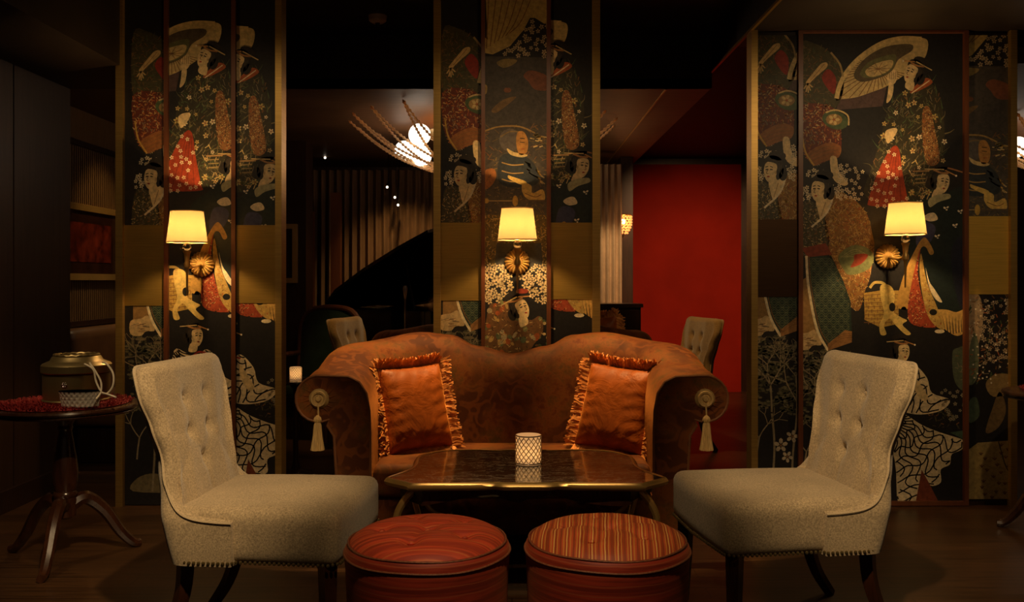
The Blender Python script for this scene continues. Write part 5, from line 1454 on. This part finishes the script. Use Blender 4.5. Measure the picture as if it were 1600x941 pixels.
# armchair of green leather with carved frame, and its cushion
ga = thing('armchair', 'green leather armchair with brown wooden frame left behind the sofa', 'armchair', (-1.63, 7.47, 0), R(-20))
def gback(u, v):
    x = lerp(-.27, .27, u); zt = 1.03 - 0.12 * abs(2 * u - 1) ** 3
    return (x, 0.22 + 0.05 * v - .05 * (1 - (2 * u - 1) ** 2) * 0, lerp(.42, zt, v))
m = MB(); m.grid(16, 10, lambda u, v: gback(u, v)); m.grid(16, 10, lambda u, v: (gback(u, v)[0], gback(u, v)[1] - .07 * math.sin(PI * max(.02, min(.98, u))) ** .4, gback(u, v)[2]))
m.build('back_pad', M['green'], ga, auto=60)
MB().tube(smooth_path([(-.29, .22, .30), (-.29, .24, .6), (-.285, .26, .88), (-.2, .27, 1.02), (0, .27, 1.05), (.2, .27, 1.02), (.285, .26, .88), (.29, .24, .6), (.29, .22, .30)], 4), 0.024, 8).build('back_frame', M['red_wood'], ga)
sb = rbox(.56, .52, .12, .04, 3); sb.v = [(x, y - .02, z + .40) for x, y, z in sb.v]; sb.build('seat', M['green'], ga)
for sx in (-1, 1):
    MB().tube(smooth_path([(sx * .29, .24, .66), (sx * .30, 0, .66), (sx * .30, -.2, .64), (sx * .29, -.24, .5), (sx * .27, -.24, .36)], 4), 0.02, 8).build('arm', M['red_wood'], ga)
    for sy in (-1, 1): MB().tube([(sx * .26, sy * .22, .36), (sx * .265, sy * .24, 0)], [.026, .016], 6).build('leg', M['red_wood'], ga)
# small table with a candle
ct = thing('candle_stand', 'small dark table holding a candle left of the sofa', 'table', (px(462, 6.0), 6.0, 0))
MB().lathe([(0.0, 0.60), (0.15, 0.602), (0.155, 0.61), (0.15, 0.62), (0, 0.62)], 28).build('table_top', M['table_wood'], ct)
MB().lathe([(0.12, 0.0), (0.12, 0.012), (0.03, 0.03), (0.018, 0.1), (0.018, 0.55), (0.05, 0.60)], 16).build('pedestal', M['table_wood'], ct)
candle_glass('small lit candle glass on the dark stand left of the sofa', (px(462, 6.0), 6.0, 0.62), 0.040, 0.085, 0.10, 'lit candle glasses')

# tan tufted chair behind the right sofa arm
c3 = copy_tree(chair); c3.location = (1.12, 6.95, 0); c3.rotation_euler = (0, 0, R(180 + 12))
for q in c3.children_recursive:
    if q.name.split('.')[0] in ('tufted_back', 'button', 'welt', 'seat'):
        q.material_slots[0].link = 'OBJECT'; q.material_slots[0].material = M['tan_velvet']
c3['label'] = 'tan tufted chair standing beyond the right sofa arm, before the red wall'
c4 = copy_tree(c3); c4.location = (-0.93, 6.98, 0); c4.rotation_euler = (0, 0, R(-12))
c4['label'] = 'tan tufted chair peeking over the left sofa arm, before the green armchair'
# fringed cushions on the sofa behind
cushion('dark rust furry cushion on the second sofa', 'cushion', (0.56, 6.02, 0.445), R(170), R(8), 0.36, 0.60, 'orange', 'fringe', R(4), 'furry cushions on the second sofa', .07, 8)

# brown leather banquette and its cushion in the alcove
bq = thing('banquette', 'brown leather banquette along the fluted alcove wall', 'sofa', (-3.26, 7.6, 0), R(90))
for k, (nm, sx, sy, sz, cx_, cy_, cz, rr0) in enumerate((('seat', 2.6, .62, .20, 0, -.33, .36, .05), ('backrest', 2.6, .20, .62, 0, -.11, .62, .07), ('plinth', 2.5, .50, .25, 0, -.30, .125, .01))):
    q = rbox(sx, sy, sz, rr0, 3); q.v = [(x + cx_, y + cy_, z + cz) for x, y, z in q.v]; q.build(nm, M['leather'] if k < 2 else M['dark_wood'], bq)
cushion('black cushion on the leather banquette', 'cushion', (-2.98, 7.35, 0.47), R(70), R(18), 0.36, 0.36, 'black', thick=.06)

def picture(label, loc, rotz, w_, h_, mats, fr, group='framed pictures'):
    t = thing('framed_picture', label, 'picture', loc, rotz, group)
    f = MB()
    for (x0, x1, z0, z1) in ((-w_ / 2, w_ / 2, h_ / 2 - fr, h_ / 2), (-w_ / 2, w_ / 2, -h_ / 2, -h_ / 2 + fr), (-w_ / 2, -w_ / 2 + fr, -h_ / 2 + fr, h_ / 2 - fr), (w_ / 2 - fr, w_ / 2, -h_ / 2 + fr, h_ / 2 - fr)):
        f.box(x0, x1, -0.035, 0.0, z0, z1)
    f.build('frame', M['gilt'], t, smooth=False)
    MB().box(-w_ / 2 + fr, w_ / 2 - fr, -0.014, -0.002, -h_ / 2 + fr, h_ / 2 - fr).build('mount', M[mats[0]], t, smooth=False)
    k = fr + .09
    MB().box(-w_ / 2 + k, w_ / 2 - k, -0.018, -0.012, -h_ / 2 + k, h_ / 2 - k).build('artwork', M[mats[1]], t, smooth=False)
    return t
picture('gilt framed dark red picture on the fluted alcove wall', (-3.298, 7.0, 1.57), R(90), 1.15, 0.58, ('art_dark', 'art_red'), 0.05)
picture('gilt framed picture half hidden behind the left printed column', (px(432, 8.45), 8.498, pz(396, 8.45)), 0, px(463, 8.45) - px(400, 8.45), 0.55, ('art_dark', 'slat'), 0.045)

# ceiling fittings
sd = thing('smoke_detector', 'round smoke detector on the dark ceiling', 'detector', (px(590, 5.75), 5.75, CEIL))
MB().lathe([(0.0, -0.045), (0.035, -0.045), (0.055, -0.03), (0.06, 0.0)], 24).build('housing', M['white'], sd)
MB().lathe([(0.0, -0.052), (0.014, -0.052), (0.016, -0.045), (0.0, -0.044)], 16).build('sensor', M['dark_plate'], sd)
for (x, y, d, lb) in ((508, 246, 9.6, 'tiny lit spot high left in the dark far room'), (605, 292, 9.4, 'uppermost of three tiny spots left of the chandelier base'), (617, 308, 9.4, 'middle of three tiny lit spots above the piano'), (622, 320, 9.4, 'lowest of three tiny lit spots above the piano')):
    t = thing('spot_lamp', lb, 'spotlight', (px(x, d), d, pz(y, d)), 0, 'tiny spots in the far room')
    MB().tube([(0, .10, .05), (0, 0.01, 0)], 0.016, 8).build('housing', M['piano'], t)
    MB().ball((0, -.004, -.004), 0.013, 8, 6).build('lens', M['globe'], t)
    MB().tube([(0, .08, .04), (0, .08, LOW - pz(y, d))], 0.005, 5).build('rod', M['piano'], t)
